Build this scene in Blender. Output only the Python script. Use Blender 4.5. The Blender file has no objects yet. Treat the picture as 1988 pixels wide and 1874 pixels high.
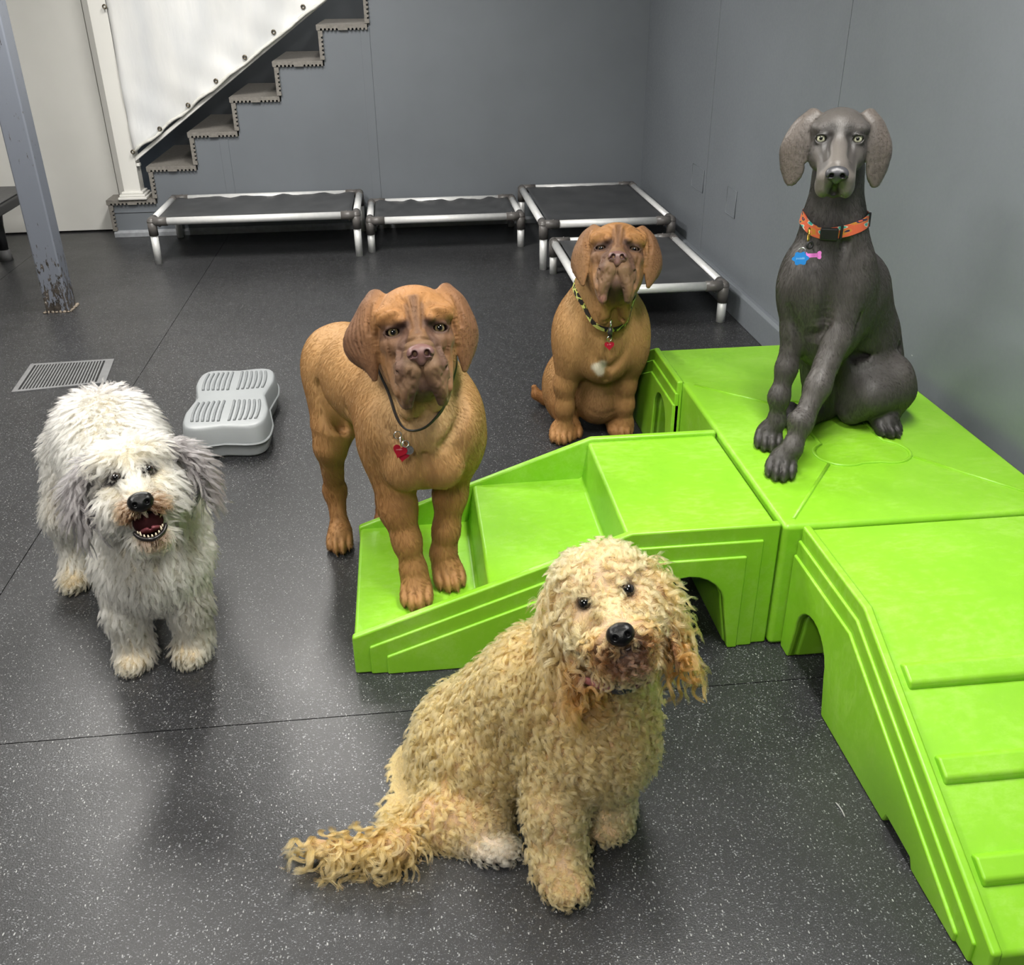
import bpy, bmesh, math, random
import numpy as np
from mathutils import Matrix, Vector, kdtree

# ---------------------------------------------------------------- camera
SC = bpy.context.scene
COL = SC.collection
FPX, CXP, CYP, CAMH = 1848.0, 994.0, 937.0, 1.6
def cam_axes(pitch, yaw, roll):
    cy, sy, cp, sp = math.cos(yaw), math.sin(yaw), math.cos(pitch), math.sin(pitch)
    F = np.array([sy*cp, cy*cp, -sp]); r = np.array([cy, -sy, 0.0]); d = np.cross(F, r)
    cr, sr = math.cos(roll), math.sin(roll)
    return np.array([cr*r + sr*d, -sr*r + cr*d, F])
CAM_M = cam_axes(*[math.radians(a) for a in (28.05, 6.009, 0.617)])
cd = bpy.data.cameras.new('camera'); cam = bpy.data.objects.new('camera', cd); COL.objects.link(cam)
cd.sensor_fit = 'HORIZONTAL'; cd.sensor_width = 36.0; cd.lens = FPX / 1988.0 * 36.0
cd.clip_start = 0.05; cd.clip_end = 60
mw = Matrix.Identity(4)
for i, v in enumerate((CAM_M[0], -CAM_M[1], -CAM_M[2])):
    for j in range(3): mw[j][i] = float(v[j])
mw.translation = (0, 0, CAMH)
cam.matrix_world = mw
SC.camera = cam
def at(px, py, Y):
    "point of the place seen at a pixel of the photograph, at depth Y"
    d = CAM_M.T @ np.array([(px-CXP)/FPX, (py-CYP)/FPX, 1.0])
    return np.array([0, 0, CAMH]) + d * (Y / d[1])
def atz(px, py, z):
    d = CAM_M.T @ np.array([(px-CXP)/FPX, (py-CYP)/FPX, 1.0])
    return np.array([0, 0, CAMH]) + d * ((z-CAMH) / d[2])

# ---------------------------------------------------------------- world, lights, exposure
w = bpy.data.worlds.new('room_air'); SC.world = w; w.use_nodes = True
w.node_tree.nodes['Background'].inputs[0].default_value = (0.80, 0.90, 1.0, 1)
w.node_tree.nodes['Background'].inputs[1].default_value = 0.28
def area(name, loc, sx, sy, power, rot=(0, 0, 0), col=(1.0, 0.97, 0.92)):
    L = bpy.data.lights.new(name, 'AREA'); L.shape = 'RECTANGLE'; L.size = sx; L.size_y = sy
    L.energy = power; L.color = col
    o = bpy.data.objects.new(name, L); COL.objects.link(o); o.location = loc; o.rotation_euler = rot
    return o
# fluorescent ceiling fixtures in rows
for k, (lx, ly, pw) in enumerate([(-1.7, 4.5, 66), (-0.55, 5.0, 62), (-1.6, 1.7, 62), (0.75, 1.6, 68), (-0.6, -0.8, 60)]):
    area('ceiling_fixture_light', (lx, ly, 2.72), 0.30, 1.25, pw)
area('stairwell_fill', (-0.2, 7.5, 2.7), 0.3, 0.6, 9)  # added fill lamp, no known fixture; lifts the black stairwell
SC.view_settings.view_transform = 'Standard'
SC.view_settings.look = 'None'
SC.view_settings.gamma = 1.0
SC.view_settings.use_curve_mapping = False
SC.view_settings.exposure = 0.25
SC.cycles.max_bounces = 9
SC.cycles.diffuse_bounces = 3
SC.cycles.glossy_bounces = 2
SC.cycles.transmission_bounces = 8
SC.cycles.transparent_max_bounces = 4
SC.cycles.adaptive_threshold = 0.08
SC.cycles.adaptive_min_samples = 10
SC.cycles.caustics_reflective = False
SC.cycles.caustics_refractive = False

# ---------------------------------------------------------------- helpers
def srgb(r, g, b):
    f = lambda c: (c/255/12.92) if c/255 <= 0.04045 else ((c/255+0.055)/1.055)**2.4
    return (f(r), f(g), f(b), 1.0)
class NT:
    def __init__(self, name):
        self.m = bpy.data.materials.new(name); self.m.use_nodes = True
        self.t = self.m.node_tree; self.n = self.t.nodes
        self.b = self.n['Principled BSDF']
    def add(self, typ, **kw):
        nd = self.n.new(typ)
        for k, v in kw.items():
            if k.startswith('i_'):
                key = k[2:].replace('_', ' ')
                nd.inputs[int(key) if key.isdigit() else key].default_value = v
            else: setattr(nd, k, v)
        return nd
    def link(self, a, b): self.t.links.new(a, b)
    def coords(self, which='Object', scale=(1, 1, 1)):
        tc = self.add('ShaderNodeTexCoord'); mp = self.add('ShaderNodeMapping'); mp.inputs['Scale'].default_value = scale
        self.link(tc.outputs[which], mp.inputs[0]); return mp.outputs[0]
    def noise(self, vec, scale, detail=3, rough=0.5):
        n = self.add('ShaderNodeTexNoise'); n.inputs['Scale'].default_value = scale
        n.inputs['Detail'].default_value = detail; n.inputs['Roughness'].default_value = rough
        self.link(vec, n.inputs['Vector']); return n.outputs['Fac']
    def ramp(self, fac, stops):
        r = self.add('ShaderNodeValToRGB'); e = r.color_ramp.elements
        while len(e) < len(stops): e.new(0.5)
        for x, (p, c) in zip(e, stops): x.position = p; x.color = c
        self.link(fac, r.inputs[0]); return r.outputs[0]
    def mix(self, fac, a, b, mode='MIX'):
        m = self.add('ShaderNodeMix'); m.data_type = 'RGBA'; m.blend_type = mode
        for sock, v in ((m.inputs[0], fac), (m.inputs[6], a), (m.inputs[7], b)):
            if isinstance(v, (float, int, tuple)): sock.default_value = v
            else: self.link(v, sock)
        return m.outputs[2]
    def bump(self, h, strength=0.2, dist=0.002, normal=None):
        b = self.add('ShaderNodeBump'); b.inputs['Strength'].default_value = strength; b.inputs['Distance'].default_value = dist
        self.link(h, b.inputs['Height'])
        if normal is not None: self.link(normal, b.inputs['Normal'])
        self.link(b.outputs[0], self.b.inputs['Normal']); return b.outputs[0]
    def set(self, col=None, rough=None, metal=None, spec=None):
        for k, v in (('Base Color', col), ('Roughness', rough), ('Metallic', metal), ('Specular IOR Level', spec)):
            if v is None: continue
            if isinstance(v, (float, int, tuple)): self.b.inputs[k].default_value = v
            else: self.link(v, self.b.inputs[k])
        return self.m
BLK = (0, 0, 0, 1); WHT = (1, 1, 1, 1)
def simple(name, col, rough=0.5, metal=0.0, spec=0.5, var=0.12, scale=30.0, bump=0.05):
    m = NT(name); c = m.coords('Object')
    n = m.noise(c, scale, 4)
    lo = tuple(x*(1-var) for x in col[:3]) + (1,); hi = tuple(min(1, x*(1+var)) for x in col[:3]) + (1,)
    m.set(m.ramp(n, [(0.3, lo), (0.7, hi)]), rough, metal, spec)
    if bump: m.bump(n, bump, 0.002)
    return m.m

class MB:
    "collects shapes, then links them as one mesh object"
    def __init__(self): self.bm = bmesh.new()
    def box(self, x0, x1, y0, y1, z0, z1):
        vs = [self.bm.verts.new((x, y, z)) for z in (z0, z1) for y in (y0, y1) for x in (x0, x1)]
        for f in ((0, 2, 3, 1), (4, 5, 7, 6), (0, 1, 5, 4), (2, 6, 7, 3), (0, 4, 6, 2), (1, 3, 7, 5)):
            self.bm.faces.new([vs[i] for i in f])
        return self
    def prism(self, poly, a, b, axis='y', tri=True):
        "poly of 2-D points extruded from a to b: axis y takes (x,z), x takes (y,z), z takes (x,y)"
        def mk(p, t):
            return {'y': (p[0], t, p[1]), 'x': (t, p[0], p[1]), 'z': (p[0], p[1], t)}[axis]
        A = [self.bm.verts.new(mk(p, a)) for p in poly]; B = [self.bm.verts.new(mk(p, b)) for p in poly]
        n = len(poly)
        fs = [self.bm.faces.new(A), self.bm.faces.new(B[::-1])]
        for i in range(n): self.bm.faces.new((A[i], B[i], B[(i+1) % n], A[(i+1) % n]))
        bmesh.ops.recalc_face_normals(self.bm, faces=self.bm.faces[:])
        if tri and n > 4: bmesh.ops.triangulate(self.bm, faces=fs)
        return self
    def tube(self, pts, r, seg=12, closed=False, caps=True):
        pts = [Vector(p) for p in pts]; n = len(pts); rings = []
        rs = r if hasattr(r, '__len__') else [r]*n
        up = Vector((0, 0, 1)); prev = None
        for i, p in enumerate(pts):
            if closed: t = (pts[(i+1) % n] - pts[i-1])
            else: t = pts[min(i+1, n-1)] - pts[max(i-1, 0)]
            t.normalize()
            if prev is None:
                ref = up if abs(t.z) < 0.9 else Vector((1, 0, 0)); a = t.cross(ref).normalized()
            else:
                a = prev - t*prev.dot(t); a.normalize()
            prev = a; b = t.cross(a)
            rings.append([self.bm.verts.new(p + (a*math.cos(2*math.pi*k/seg) + b*math.sin(2*math.pi*k/seg))*rs[i]) for k in range(seg)])
        m = n if closed else n-1
        for i in range(m):
            A, B = rings[i], rings[(i+1) % n]
            for k in range(seg): self.bm.faces.new((A[k], A[(k+1) % seg], B[(k+1) % seg], B[k]))
        if not closed and caps:
            self.bm.faces.new(rings[0][::-1]); self.bm.faces.new(rings[-1])
        return self
    def ball(self, c, r, u=16, v=10, rot=None):
        mt = Matrix.Translation(c) @ (rot.to_4x4() if rot is not None else Matrix.Identity(4)) @ Matrix.Diagonal((*(r if hasattr(r, '__len__') else (r, r, r)), 1))
        bmesh.ops.create_uvsphere(self.bm, u_segments=u, v_segments=v, radius=1, matrix=mt); return self
    def grid(self, P, flip=False):
        "P: rows of points"
        V = [[self.bm.verts.new(p) for p in row] for row in P]
        for i in range(len(V)-1):
            for j in range(len(V[0])-1):
                f = (V[i][j], V[i][j+1], V[i+1][j+1], V[i+1][j]); self.bm.faces.new(f[::-1] if flip else f)
        return self
    def build(self, name, mat, parent=None, bevel=0, seg=2, smooth=None, loc=None):
        me = bpy.data.meshes.new(name); bmesh.ops.recalc_face_normals(self.bm, faces=self.bm.faces[:])
        self.bm.to_mesh(me); self.bm.free()
        if mat: me.materials.append(mat)
        if smooth is None: smooth = bevel > 0
        if smooth: me.polygons.foreach_set('use_smooth', [True]*len(me.polygons))
        o = bpy.data.objects.new(name, me); COL.objects.link(o)
        if parent is not None: attach(o, parent)
        if bevel:
            b = o.modifiers.new('bevel', 'BEVEL'); b.width = bevel; b.segments = seg; b.limit_method = 'ANGLE'; b.angle_limit = math.radians(32); b.harden_normals = True
        return o
def attach(o, parent):
    "geometry is written in place coordinates; an Empty parent sits at its thing's base"
    o.parent = parent
    if parent.type == 'EMPTY': o.matrix_parent_inverse = Matrix.Translation(-Vector(parent.location))
def tag(o, label=None, cat=None, group=None, kind=None):
    for k, v in (('label', label), ('category', cat), ('group', group), ('kind', kind)):
        if v: o[k] = v
    return o
def thing(name, label, cat, loc=(0, 0, 0), group=None):
    o = bpy.data.objects.new(name, None); COL.objects.link(o); o.location = loc; o.empty_display_size = 0.1
    return tag(o, label, cat, group)
def struct(o): o['kind'] = 'structure'; return o
# ================================================================ the room
def wall_paint(name, col, rough=0.42):
    m = NT(name); c = m.coords('Object')
    n = m.noise(c, 1.3, 4, 0.6); n2 = m.noise(c, 90, 2)
    base = m.ramp(n, [(0.3, tuple(x*0.93 for x in col[:3])+(1,)), (0.7, tuple(x*1.06 for x in col[:3])+(1,))])
    # scuffs and small chips of missing paint
    v = m.add('ShaderNodeTexVoronoi'); v.inputs['Scale'].default_value = 2.3; v.feature = 'F1'
    m.link(m.coords('Object', (1, 1, 2.2)), v.inputs['Vector'])
    chip = m.ramp(v.outputs['Distance'], [(0.012, WHT), (0.018, BLK)])
    base = m.mix(chip, base, srgb(190, 192, 195))
    m.set(base, m.ramp(n2, [(0.3, (rough-0.05,)*3+(1,)), (0.7, (rough+0.06,)*3+(1,))]), 0, 0.45)
    m.bump(n2, 0.08, 0.001); return m.m
M = {}
M['wall_grey'] = wall_paint('grey wall paint', srgb(114, 119, 125))
M['stair_dark'] = wall_paint('shaded stairwell grey', srgb(74, 77, 85), 0.5)  # wall grey with the stairwell's shade put into the colour
M['white'] = simple('white paint', srgb(226, 225, 220), 0.45, var=0.03, scale=3)
M['ceil'] = simple('ceiling tile white', srgb(215, 215, 212), 0.8, var=0.03)

# rubber floor: black with small pale flecks, sold in rolls
def rubber():
    m = NT('black rubber floor with flecks'); c = m.coords('Object')
    big = m.noise(c, 0.9, 4, 0.6); fine = m.noise(c, 260, 2)
    base = m.ramp(big, [(0.3, (0.016, 0.0165, 0.0175, 1)), (0.72, (0.027, 0.0275, 0.029, 1))])
    masks = []
    wv = m.add('ShaderNodeTexNoise'); wv.noise_dimensions = '2D'; wv.inputs['Scale'].default_value = 18; wv.inputs['Detail'].default_value = 1; m.link(c, wv.inputs['Vector'])
    ad = m.add('ShaderNodeVectorMath', operation='MULTIPLY_ADD'); m.link(wv.outputs['Color'], ad.inputs[0])
    ad.inputs[1].default_value = (0.010, 0.010, 0); m.link(c, ad.inputs[2])
    for sc, thr, st, pick in ((175, 0.17, (1, 0.5, 1), 0.80), (260, 0.22, (0.55, 1, 1), 0.66), (480, 0.26, (1, 1, 1), 0.6)):
        mp = m.add('ShaderNodeMapping'); mp.inputs['Scale'].default_value = st; mp.inputs['Rotation'].default_value = (0, 0, sc)
        m.link(ad.outputs[0], mp.inputs[0])
        v = m.add('ShaderNodeTexVoronoi'); v.voronoi_dimensions = '2D'; v.inputs['Scale'].default_value = sc; m.link(mp.outputs[0], v.inputs['Vector'])
        sp = m.add('ShaderNodeSeparateColor'); m.link(v.outputs['Color'], sp.inputs[0])
        keep = m.add('ShaderNodeMath', operation='GREATER_THAN'); m.link(sp.outputs[0], keep.inputs[0]); keep.inputs[1].default_value = pick
        sz = m.add('ShaderNodeMath', operation='MULTIPLY'); m.link(sp.outputs[1], sz.inputs[0]); sz.inputs[1].default_value = thr*1.6
        lt = m.add('ShaderNodeMath', operation='LESS_THAN'); m.link(v.outputs['Distance'], lt.inputs[0]); m.link(sz.outputs[0], lt.inputs[1])
        an = m.add('ShaderNodeMath', operation='MULTIPLY'); m.link(keep.outputs[0], an.inputs[0]); m.link(lt.outputs[0], an.inputs[1])
        masks.append((an.outputs[0], sp.outputs[2]))
    for (k, tint), hi in zip(masks, ((0.34, 0.35, 0.34, 1), (0.22, 0.23, 0.24, 1), (0.12, 0.12, 0.13, 1))):
        colr = m.mix(tint, tuple(x*0.35 for x in hi[:3])+(1,), hi)
        base = m.mix(k, base, colr)
    r = m.ramp(m.noise(c, 2.2, 5, 0.65), [(0.25, (0.30,)*3+(1,)), (0.75, (0.43,)*3+(1,))])
    m.set(base, r, 0, 0.5)
    m.bump(fine, 0.35, 0.0012); return m.m
M['rubber'] = rubber()
M['gap'] = simple('seam shadow', (0.006, 0.006, 0.006, 1), 0.9)

fl = MB().box(-5, 1.78, -3, 7.3, -0.06, -0.012).build('floor', M['gap'])
struct(fl)
for (x0, x1) in ((-5, -2.48), (-2.477, -1.2635), (-1.2605, 1.78)):
    for (y0, y1) in ((-3, 1.8255), (1.8285, 7.3)):
        o = MB().box(x0, x1, y0, y1, -0.012, 0.0).build('rubber_sheet', M['rubber'], fl)

# right wall in painted panels, with reveals between them
wr = struct(MB().box(1.725, 1.80, -3, 7.05, 0, 2.8).build('wall_right', M['gap']))
for (y0, y1) in ((-3, 1.40), (1.404, 3.824), (3.831, 5.445), (5.453, 7.0)):
    MB().box(1.705, 1.725, y0, y1, 0, 2.8).build('panel', M['wall_grey'], wr, bevel=0.002)
bb = MB()
bb.prism([(1.705, 0), (1.672, 0), (1.672, 0.135), (1.682, 0.150), (1.705, 0.150)], -3, 7.0, 'y')
struct(bb.build('baseboard_right', M['wall_grey'], bevel=0.003))
# back wall: full height on the right, stepped under the flight of stairs on the left
RUN, RISE, SX0, SZ0 = 0.3085, 0.2145, -2.062, 0.256
def tread_x(i): return SX0 + RUN*i
def tread_z(i): return SZ0 + RISE*i
poly = [(-2.035, 0)]
for i in range(6):
    poly += [(tread_x(i)+0.03, tread_z(i)-0.035), (tread_x(i+1)+0.03, tread_z(i)-0.035)]
xr = tread_x(6)+0.03
poly += [(xr, 2.8), (1.705, 2.8), (1.705, 0)]
wb = struct(MB().prism(poly, 7.0, 7.05, 'y').build('wall_back', M['wall_grey']))
for (xa, xb, z0, z1) in ((-0.236, -0.176, 0, 1.31), (-1.245, -1.185, 0, 0.63)):
    MB().box(xa, xb, 6.996, 7.0, z0, z1).build('batten', M['wall_grey'], wb, bevel=0.0015)
MB().box(-0.172, 1.705, 6.9975, 7.0, 0, 2.8).build('panel', M['wall_grey'], wb, bevel=0.001)
MB().box(-2.03, -1.745, 6.994, 7.0, 0.165, 0.172).build('bead', M['wall_grey'], wb, bevel=0.001)
b = MB(); b.prism([(7.0, 0), (6.975, 0), (6.975, 0.03), (6.99, 0.045), (7.0, 0.045)], -2.05, 1.67, 'x')
struct(b.build('baseboard_back', simple('worn grey skirting', srgb(150, 153, 158), 0.4), bevel=0.002))
# white partition to the left of the stairs and the dark far side of the stairwell
wl = struct(MB().box(-5, -1.90, 7.2, 7.26, 0.0, 2.8).build('wall_left', M['gap']))
MB().box(-5, -2.025, 7.185, 7.2, 0.012, 2.8).build('panel', M['white'], wl, bevel=0.002)
MB().box(-2.022, -1.90, 7.189, 7.2, 0.012, 2.8).build('panel', M['white'], wl, bevel=0.002)
struct(MB().box(-5.0, 1.8, 7.95, 8.0, 0, 2.8).build('wall_stairwell', M['wall_grey']))
struct(MB().box(-5.05, -5, -3, 7.3, 0, 2.8).build('wall_side', M['white']))
struct(MB().box(-5, 1.8, -3.05, -3, 0, 2.8).build('wall_front', M['wall_grey']))
struct(MB().box(-5, 1.8, -3, 8.0, 2.8, 2.85).build('ceiling', M['ceil']))

# ---- staircase: rubber tread and riser mats with ribbed backs, cut ends showing
M['mat_edge'] = simple('rubber stair mat', srgb(126, 122, 116), 0.7, var=0.18, scale=60, bump=0.2)
M['mat_top'] = M['mat_edge']
st = thing('staircase', 'grey staircase with ribbed rubber treads climbing to the right behind the cots', 'stairs', (SX0, 7.45, 0))
def ribbed(L, T, tooth, pitch, deep):
    "profile of a mat L long, T thick, with half-round grooves cut in its lower face"
    pts = [(0, T), (0, 0.004), (0.004, 0)]; x = 0.024
    while x + tooth < L - 0.010:
        if abs(x + tooth/2 - L*0.5) > 0.030 or L < 0.25:
            pts += [(x, 0), (x+tooth*0.1, deep*0.75), (x+tooth*0.35, deep), (x+tooth*0.65, deep), (x+tooth*0.9, deep*0.75), (x+tooth, 0)]
        x += pitch
    return pts + [(L, 0), (L, T)]
for i in range(6):
    x0, z0 = tread_x(i), tread_z(i)
    dep = 7.18 if i == 0 else 7.94
    pr = [(x0+p, z0-0.034+q) for p, q in ribbed(RUN+0.022, 0.034, 0.0145, 0.0255, 0.0125)]
    MB().prism(pr, 6.975, dep, 'y').build('tread', M['mat_edge'], st)
    zb = z0 - 0.036 - (RISE-0.040) if i else 0.045
    hgt = z0-0.036 - zb
    pr = [(x0+0.008+0.030-q, zb+p) for p, q in ribbed(hgt, 0.030, 0.0145, 0.0255, 0.0125)]
    MB().prism(pr, 6.978, dep, 'y').build('riser', M['mat_edge'], st)
x0 = tread_x(6)
pr = [(x0+0.008+0.030-q, tread_z(5)+0.004+p) for p, q in ribbed(RISE-0.04, 0.030, 0.0145, 0.0255, 0.0125)]
MB().prism(pr, 6.978, 7.94, 'y').build('riser', M['mat_edge'], st)
sb = MB(); sb.prism([(x-0.0, z) for x, z in [(-2.0, 0)] + sum([[(tread_x(i)+0.05, tread_z(i)-0.04), (tread_x(i+1)+0.05, tread_z(i)-0.04)] for i in range(6)], []) + [(tread_x(6)+0.05, 2.0), (0.4, 2.0), (0.4, 0)]], 7.06, 7.17, 'y')
sb.build('carcass', M['stair_dark'], st)
# white newel post with a moulded foot, the sloping rail, and the vinyl sheet laced to them
nw = thing('stair_railing', 'white newel post and sloping white rail at the foot of the stairs', 'railing', (-1.87, 7.05, SZ0))
MB().box(-1.935, -1.822, 7.0, 7.113, SZ0, 2.6).build('post', M['white'], nw, bevel=0.004)
for k, (e, z0, z1) in enumerate(((0.040, 0, 0.018), (0.030, 0.018, 0.034), (0.016, 0.034, 0.05))):
    MB().box(-1.935-e, -1.822+e, 7.0-e, 7.113+e, SZ0+z0, SZ0+z1).build('base_moulding', M['white'], nw, bevel=0.005)
pa, pb = at(262, 309, 7.0), at(690, -52, 7.0)
d = (pb-pa); n_ = np.array([-d[2], d[0]]); n_ = n_/np.linalg.norm(n_)*0.034
MB().prism([(pa[0], pa[2]-n_[1]*0.6), (pb[0], pb[2]-n_[1]*0.6), (pb[0], pb[2]+n_[1]*0.5), (pa[0], pa[2]+n_[1]*0.5)], 7.0, 7.05, 'y').build('rail', M['white'], nw, bevel=0.005)
MB().box(-1.822, -1.80, 7.01, 7.05, 0.47, 0.49).build('rail_bracket', M['white'], nw, bevel=0.003)
# vinyl
def vinyl():
    m = NT('white vinyl sheet'); c = m.coords('Object')
    n = m.noise(m.coords('Object', (3.2, 1, 0.9)), 2.0, 4)
    m.set(m.ramp(n, [(0.3, srgb(214, 216, 218)), (0.7, srgb(232, 232, 230))]), 0.32, 0, 0.5); m.bump(n, 0.5, 0.02); return m.m
tp = thing('vinyl_sheet', 'white vinyl sheet with grommets laced along the stair rail', 'sheet', (-1.82, 6.99, 0.55))
NU, NV = 60, 40
rows = []
rng = np.random.default_rng(4)
top = 2.0
for j in range(NV+1):
    row = []
    v = j/NV
    for i in range(NU+1):
        u = i/NU
        # lower edge follows the rail, left edge follows the post
        lx = -1.815 + u*1.95
        lz = 0.553 + (lx+1.826)*0.667 + 0.004*math.sin(u*60)
        x = lx; z = lz + (max(top, lz+0.02)-lz)*v
        yy = 6.986 + 0.010*math.sin(x*9+z*4) + 0.008*math.sin(x*17-z*9+1) + 0.006*math.sin((x*0.55+z)*26)*max(0, 1-v*2.5) - 0.008
        row.append((x, yy, z))
    rows.append(row)
o = MB().grid(rows).build('sheet', vinyl(), tp, smooth=True)
sm = o.modifiers.new('thick', 'SOLIDIFY'); sm.thickness = 0.002
hem = [(r[0], r[1]-0.004, r[2]+0.006) for r in rows[0]]
MB().tube([(x, y, z+0.006*math.sin(k*0.9)) for k, (x, y, z) in enumerate(hem)], [0.008+0.004*math.sin(k*1.3)**2 for k in range(len(hem))], 8).build('hem', simple('vinyl hem', srgb(222, 221, 214), 0.35), tp, smooth=True)
M['brass'] = simple('dull grommet', srgb(120, 112, 98), 0.35, 0.9)
for (px, py) in ((258, 295), (310, 250), (365, 204), (419, 157), (475, 111), (531, 62), (588, 13), (203, 13)):
    p = at(px, py, 6.966); ring = [(p[0]+0.011*math.cos(a), p[1], p[2]+0.011*math.sin(a)) for a in np.linspace(0, 2*math.pi, 12, endpoint=False)]
    MB().tube(ring, 0.005, 6, closed=True).build('grommet', M['brass'], tp, smooth=True)

# ---- steel post with worn foot
def post_mat():
    m = NT('grey steel post, paint worn at the foot'); c = m.coords('Object')
    n = m.noise(c, 28, 5, 0.7); n2 = m.noise(m.coords('Object', (1, 1, 0.35)), 60, 4, 0.7)
    sep = m.add('ShaderNodeSeparateXYZ'); m.link(c, sep.inputs[0])
    mr = m.add('ShaderNodeMapRange'); m.link(sep.outputs['Z'], mr.inputs[0]); mr.inputs[1].default_value = 0.02; mr.inputs[2].default_value = 0.42; mr.inputs[3].default_value = 0.24; mr.inputs[4].default_value = 0.0
    ad = m.add('ShaderNodeMath', operation='ADD'); m.link(n2, ad.inputs[0]); m.link(mr.outputs[0], ad.inputs[1])
    wear = m.ramp(ad.outputs[0], [(0.66, BLK), (0.70, WHT)])
    base = m.mix(wear, srgb(112, 117, 127), m.ramp(n, [(0.35, srgb(40, 36, 33)), (0.62, srgb(86, 80, 74)), (0.68, srgb(190, 184, 172))]))
    m.set(base, 0.42, 0, 0.5); m.bump(n2, 0.15, 0.002); return m.m
ps = thing('support_post', 'grey painted steel post with scuffed foot standing in front of the white wall', 'post', (-1.925, 5.32, 0))
MB().box(-1.988, -1.862, 5.26, 5.385, 0, 2.8).build('shaft', post_mat(), ps, bevel=0.010, seg=3)
q = MB(); rr = random.Random(2)
for k in range(26):
    t = k/26*4; s = int(t); u = t-s
    c4 = [(-1.992, 5.256), (-1.858, 5.256), (-1.858, 5.389), (-1.992, 5.389)]
    xa = c4[s][0]*(1-u)+c4[(s+1) % 4][0]*u; ya = c4[s][1]*(1-u)+c4[(s+1) % 4][1]*u
    q.ball((xa, ya, 0.004), (rr.uniform(.005, .012), rr.uniform(.005, .012), rr.uniform(.005, .012)), 6, 4)
q.build('sealant_bead', simple('dirty sealant', srgb(120, 110, 98), 0.7, var=0.5, scale=40), ps, smooth=True)

# ---- dark bench at the left edge
M['black_plastic'] = simple('black plastic', (0.018, 0.019, 0.021, 1), 0.42)
bn = thing('training_bench', 'low black bench with grey top, cut by the left picture edge', 'bench', (-2.75, 6.5, 0))
def benchpt(x, y, z): return (x, y, z)
b = MB()
def rbox(b, x0, x1, y0, y1, z0, z1, f):
    vs = [b.bm.verts.new(f(x, y, z)) for z in (z0, z1) for y in (y0, y1) for x in (x0, x1)]
    for fc in ((0, 2, 3, 1), (4, 5, 7, 6), (0, 1, 5, 4), (2, 6, 7, 3), (0, 4, 6, 2), (1, 3, 7, 5)): b.bm.faces.new([vs[i] for i in fc])
rbox(b, -3.40, -2.46, 5.70, 6.83, 0.33, 0.39, benchpt); b.build('frame', M['black_plastic'], bn, bevel=0.012)
b = MB(); rbox(b, -3.38, -2.48, 5.72, 6.81, 0.39, 0.40, benchpt); b.build('top_mat', simple('grey bench mat', srgb(92, 92, 92), 0.7), bn, bevel=0.004)
for (x, y) in ((-2.60, 6.45), (-3.28, 6.45), (-2.60, 5.82), (-3.28, 5.82)):
    p = benchpt(x, y, 0.33)
    MB().tube([(p[0], p[1], 0.34), (p[0], p[1], 0.22), (p[0]+.0, p[1], 0.06)], [0.05, 0.034, 0.028], 14).build('leg', M['black_plastic'], bn, smooth=True)
    MB().tube([(p[0], p[1], 0.07), (p[0], p[1], 0.0)], [0.034, 0.042], 14).build('foot', simple('grey rubber foot', srgb(95, 95, 96), 0.6), bn, smooth=True)

# ---- pull plates painted over on the right wall
for (ya, yb, za, zb, lab) in ((5.49, 5.72, 0.479, 0.605, 'grey painted wall plate beside the panel seam nearer the corner'), (4.90, 5.05, 0.464, 0.60, 'grey painted wall plate above the lower cot, right of the seam')):
    wp = thing('wall_plate', lab, 'wall plate', (1.70, (ya+yb)/2, za))
    MB().box(1.7025, 1.705, ya, yb, za, zb).build('plate', M['wall_grey'], wp, bevel=0.002)
    r_ = 0.0020
    MB().tube([(1.7020, ya, za), (1.7020, yb, za), (1.7020, yb, zb), (1.7020, ya, zb)], r_, 6, closed=True).build('rim', M['wall_grey'], wp, smooth=True)

def catmull0(a, b, c, n=9):
    t = np.linspace(0, 1, n)[:, None]; off = np.array([0.004, 0.001, 0.0]); return (1-t)**2*a+2*t*(1-t)*(b+off)+t**2*c
# ---- floor drain
M['steel'] = simple('brushed steel', srgb(122, 123, 124), 0.45, 0.2, var=0.12, scale=20)
dr = thing('floor_drain', 'slotted steel floor drain set in the rubber floor behind the white dog', 'drain', (-1.60, 4.28, 0))
DA, DB, DC, DD = [np.array(v[:2]) for v in (atz(22, 763, 0), atz(205, 744, 0), atz(222, 698, 0), atz(60, 708, 0))]
def dq(u, v, z): p = DA*(1-u)*(1-v)+DB*u*(1-v)+DC*u*v+DD*(1-u)*v; return (p[0], p[1], z)
def dbox(u0, u1, v0, v1, z0, z1, nm, mat):
    b = MB(); rbox(b, u0, u1, v0, v1, z0, z1, dq); return b.build(nm, mat, dr)
dbox(0.02, 0.98, 0.02, 0.98, 0.0002, 0.0008, 'sump', M['gap'])
for (u0, u1, v0, v1) in ((0, 1, 0, 0.06), (0, 1, 0.94, 1), (0, 0.055, 0.06, 0.94), (0.90, 1, 0.06, 0.94)):
    dbox(u0, u1, v0, v1, 0.0, 0.004, 'frame', M['steel'])
for k in range(23):
    u = 0.055 + (k+1)*0.845/24
    dbox(u-0.0085, u+0.0085, 0.06, 0.94, 0.0, 0.0038, 'bar', M['steel'])

# ---- wisp of shed hair on the floor
q0 = atz(1622, 1558, 0.002); q1 = atz(1632, 1572, 0.002); q2 = atz(1640, 1587, 0.002)
hw = MB().tube([tuple(v) for v in catmull0(q0, q1, q2)], [0.0006]+[0.0018]*7+[0.0006], 6).build('hair_wisp', simple('shed pale hair', srgb(150, 150, 148), 0.8), smooth=True)
tag(hw, 'small pale wisp of shed hair on the black floor near the ramp', 'hair')
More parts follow.
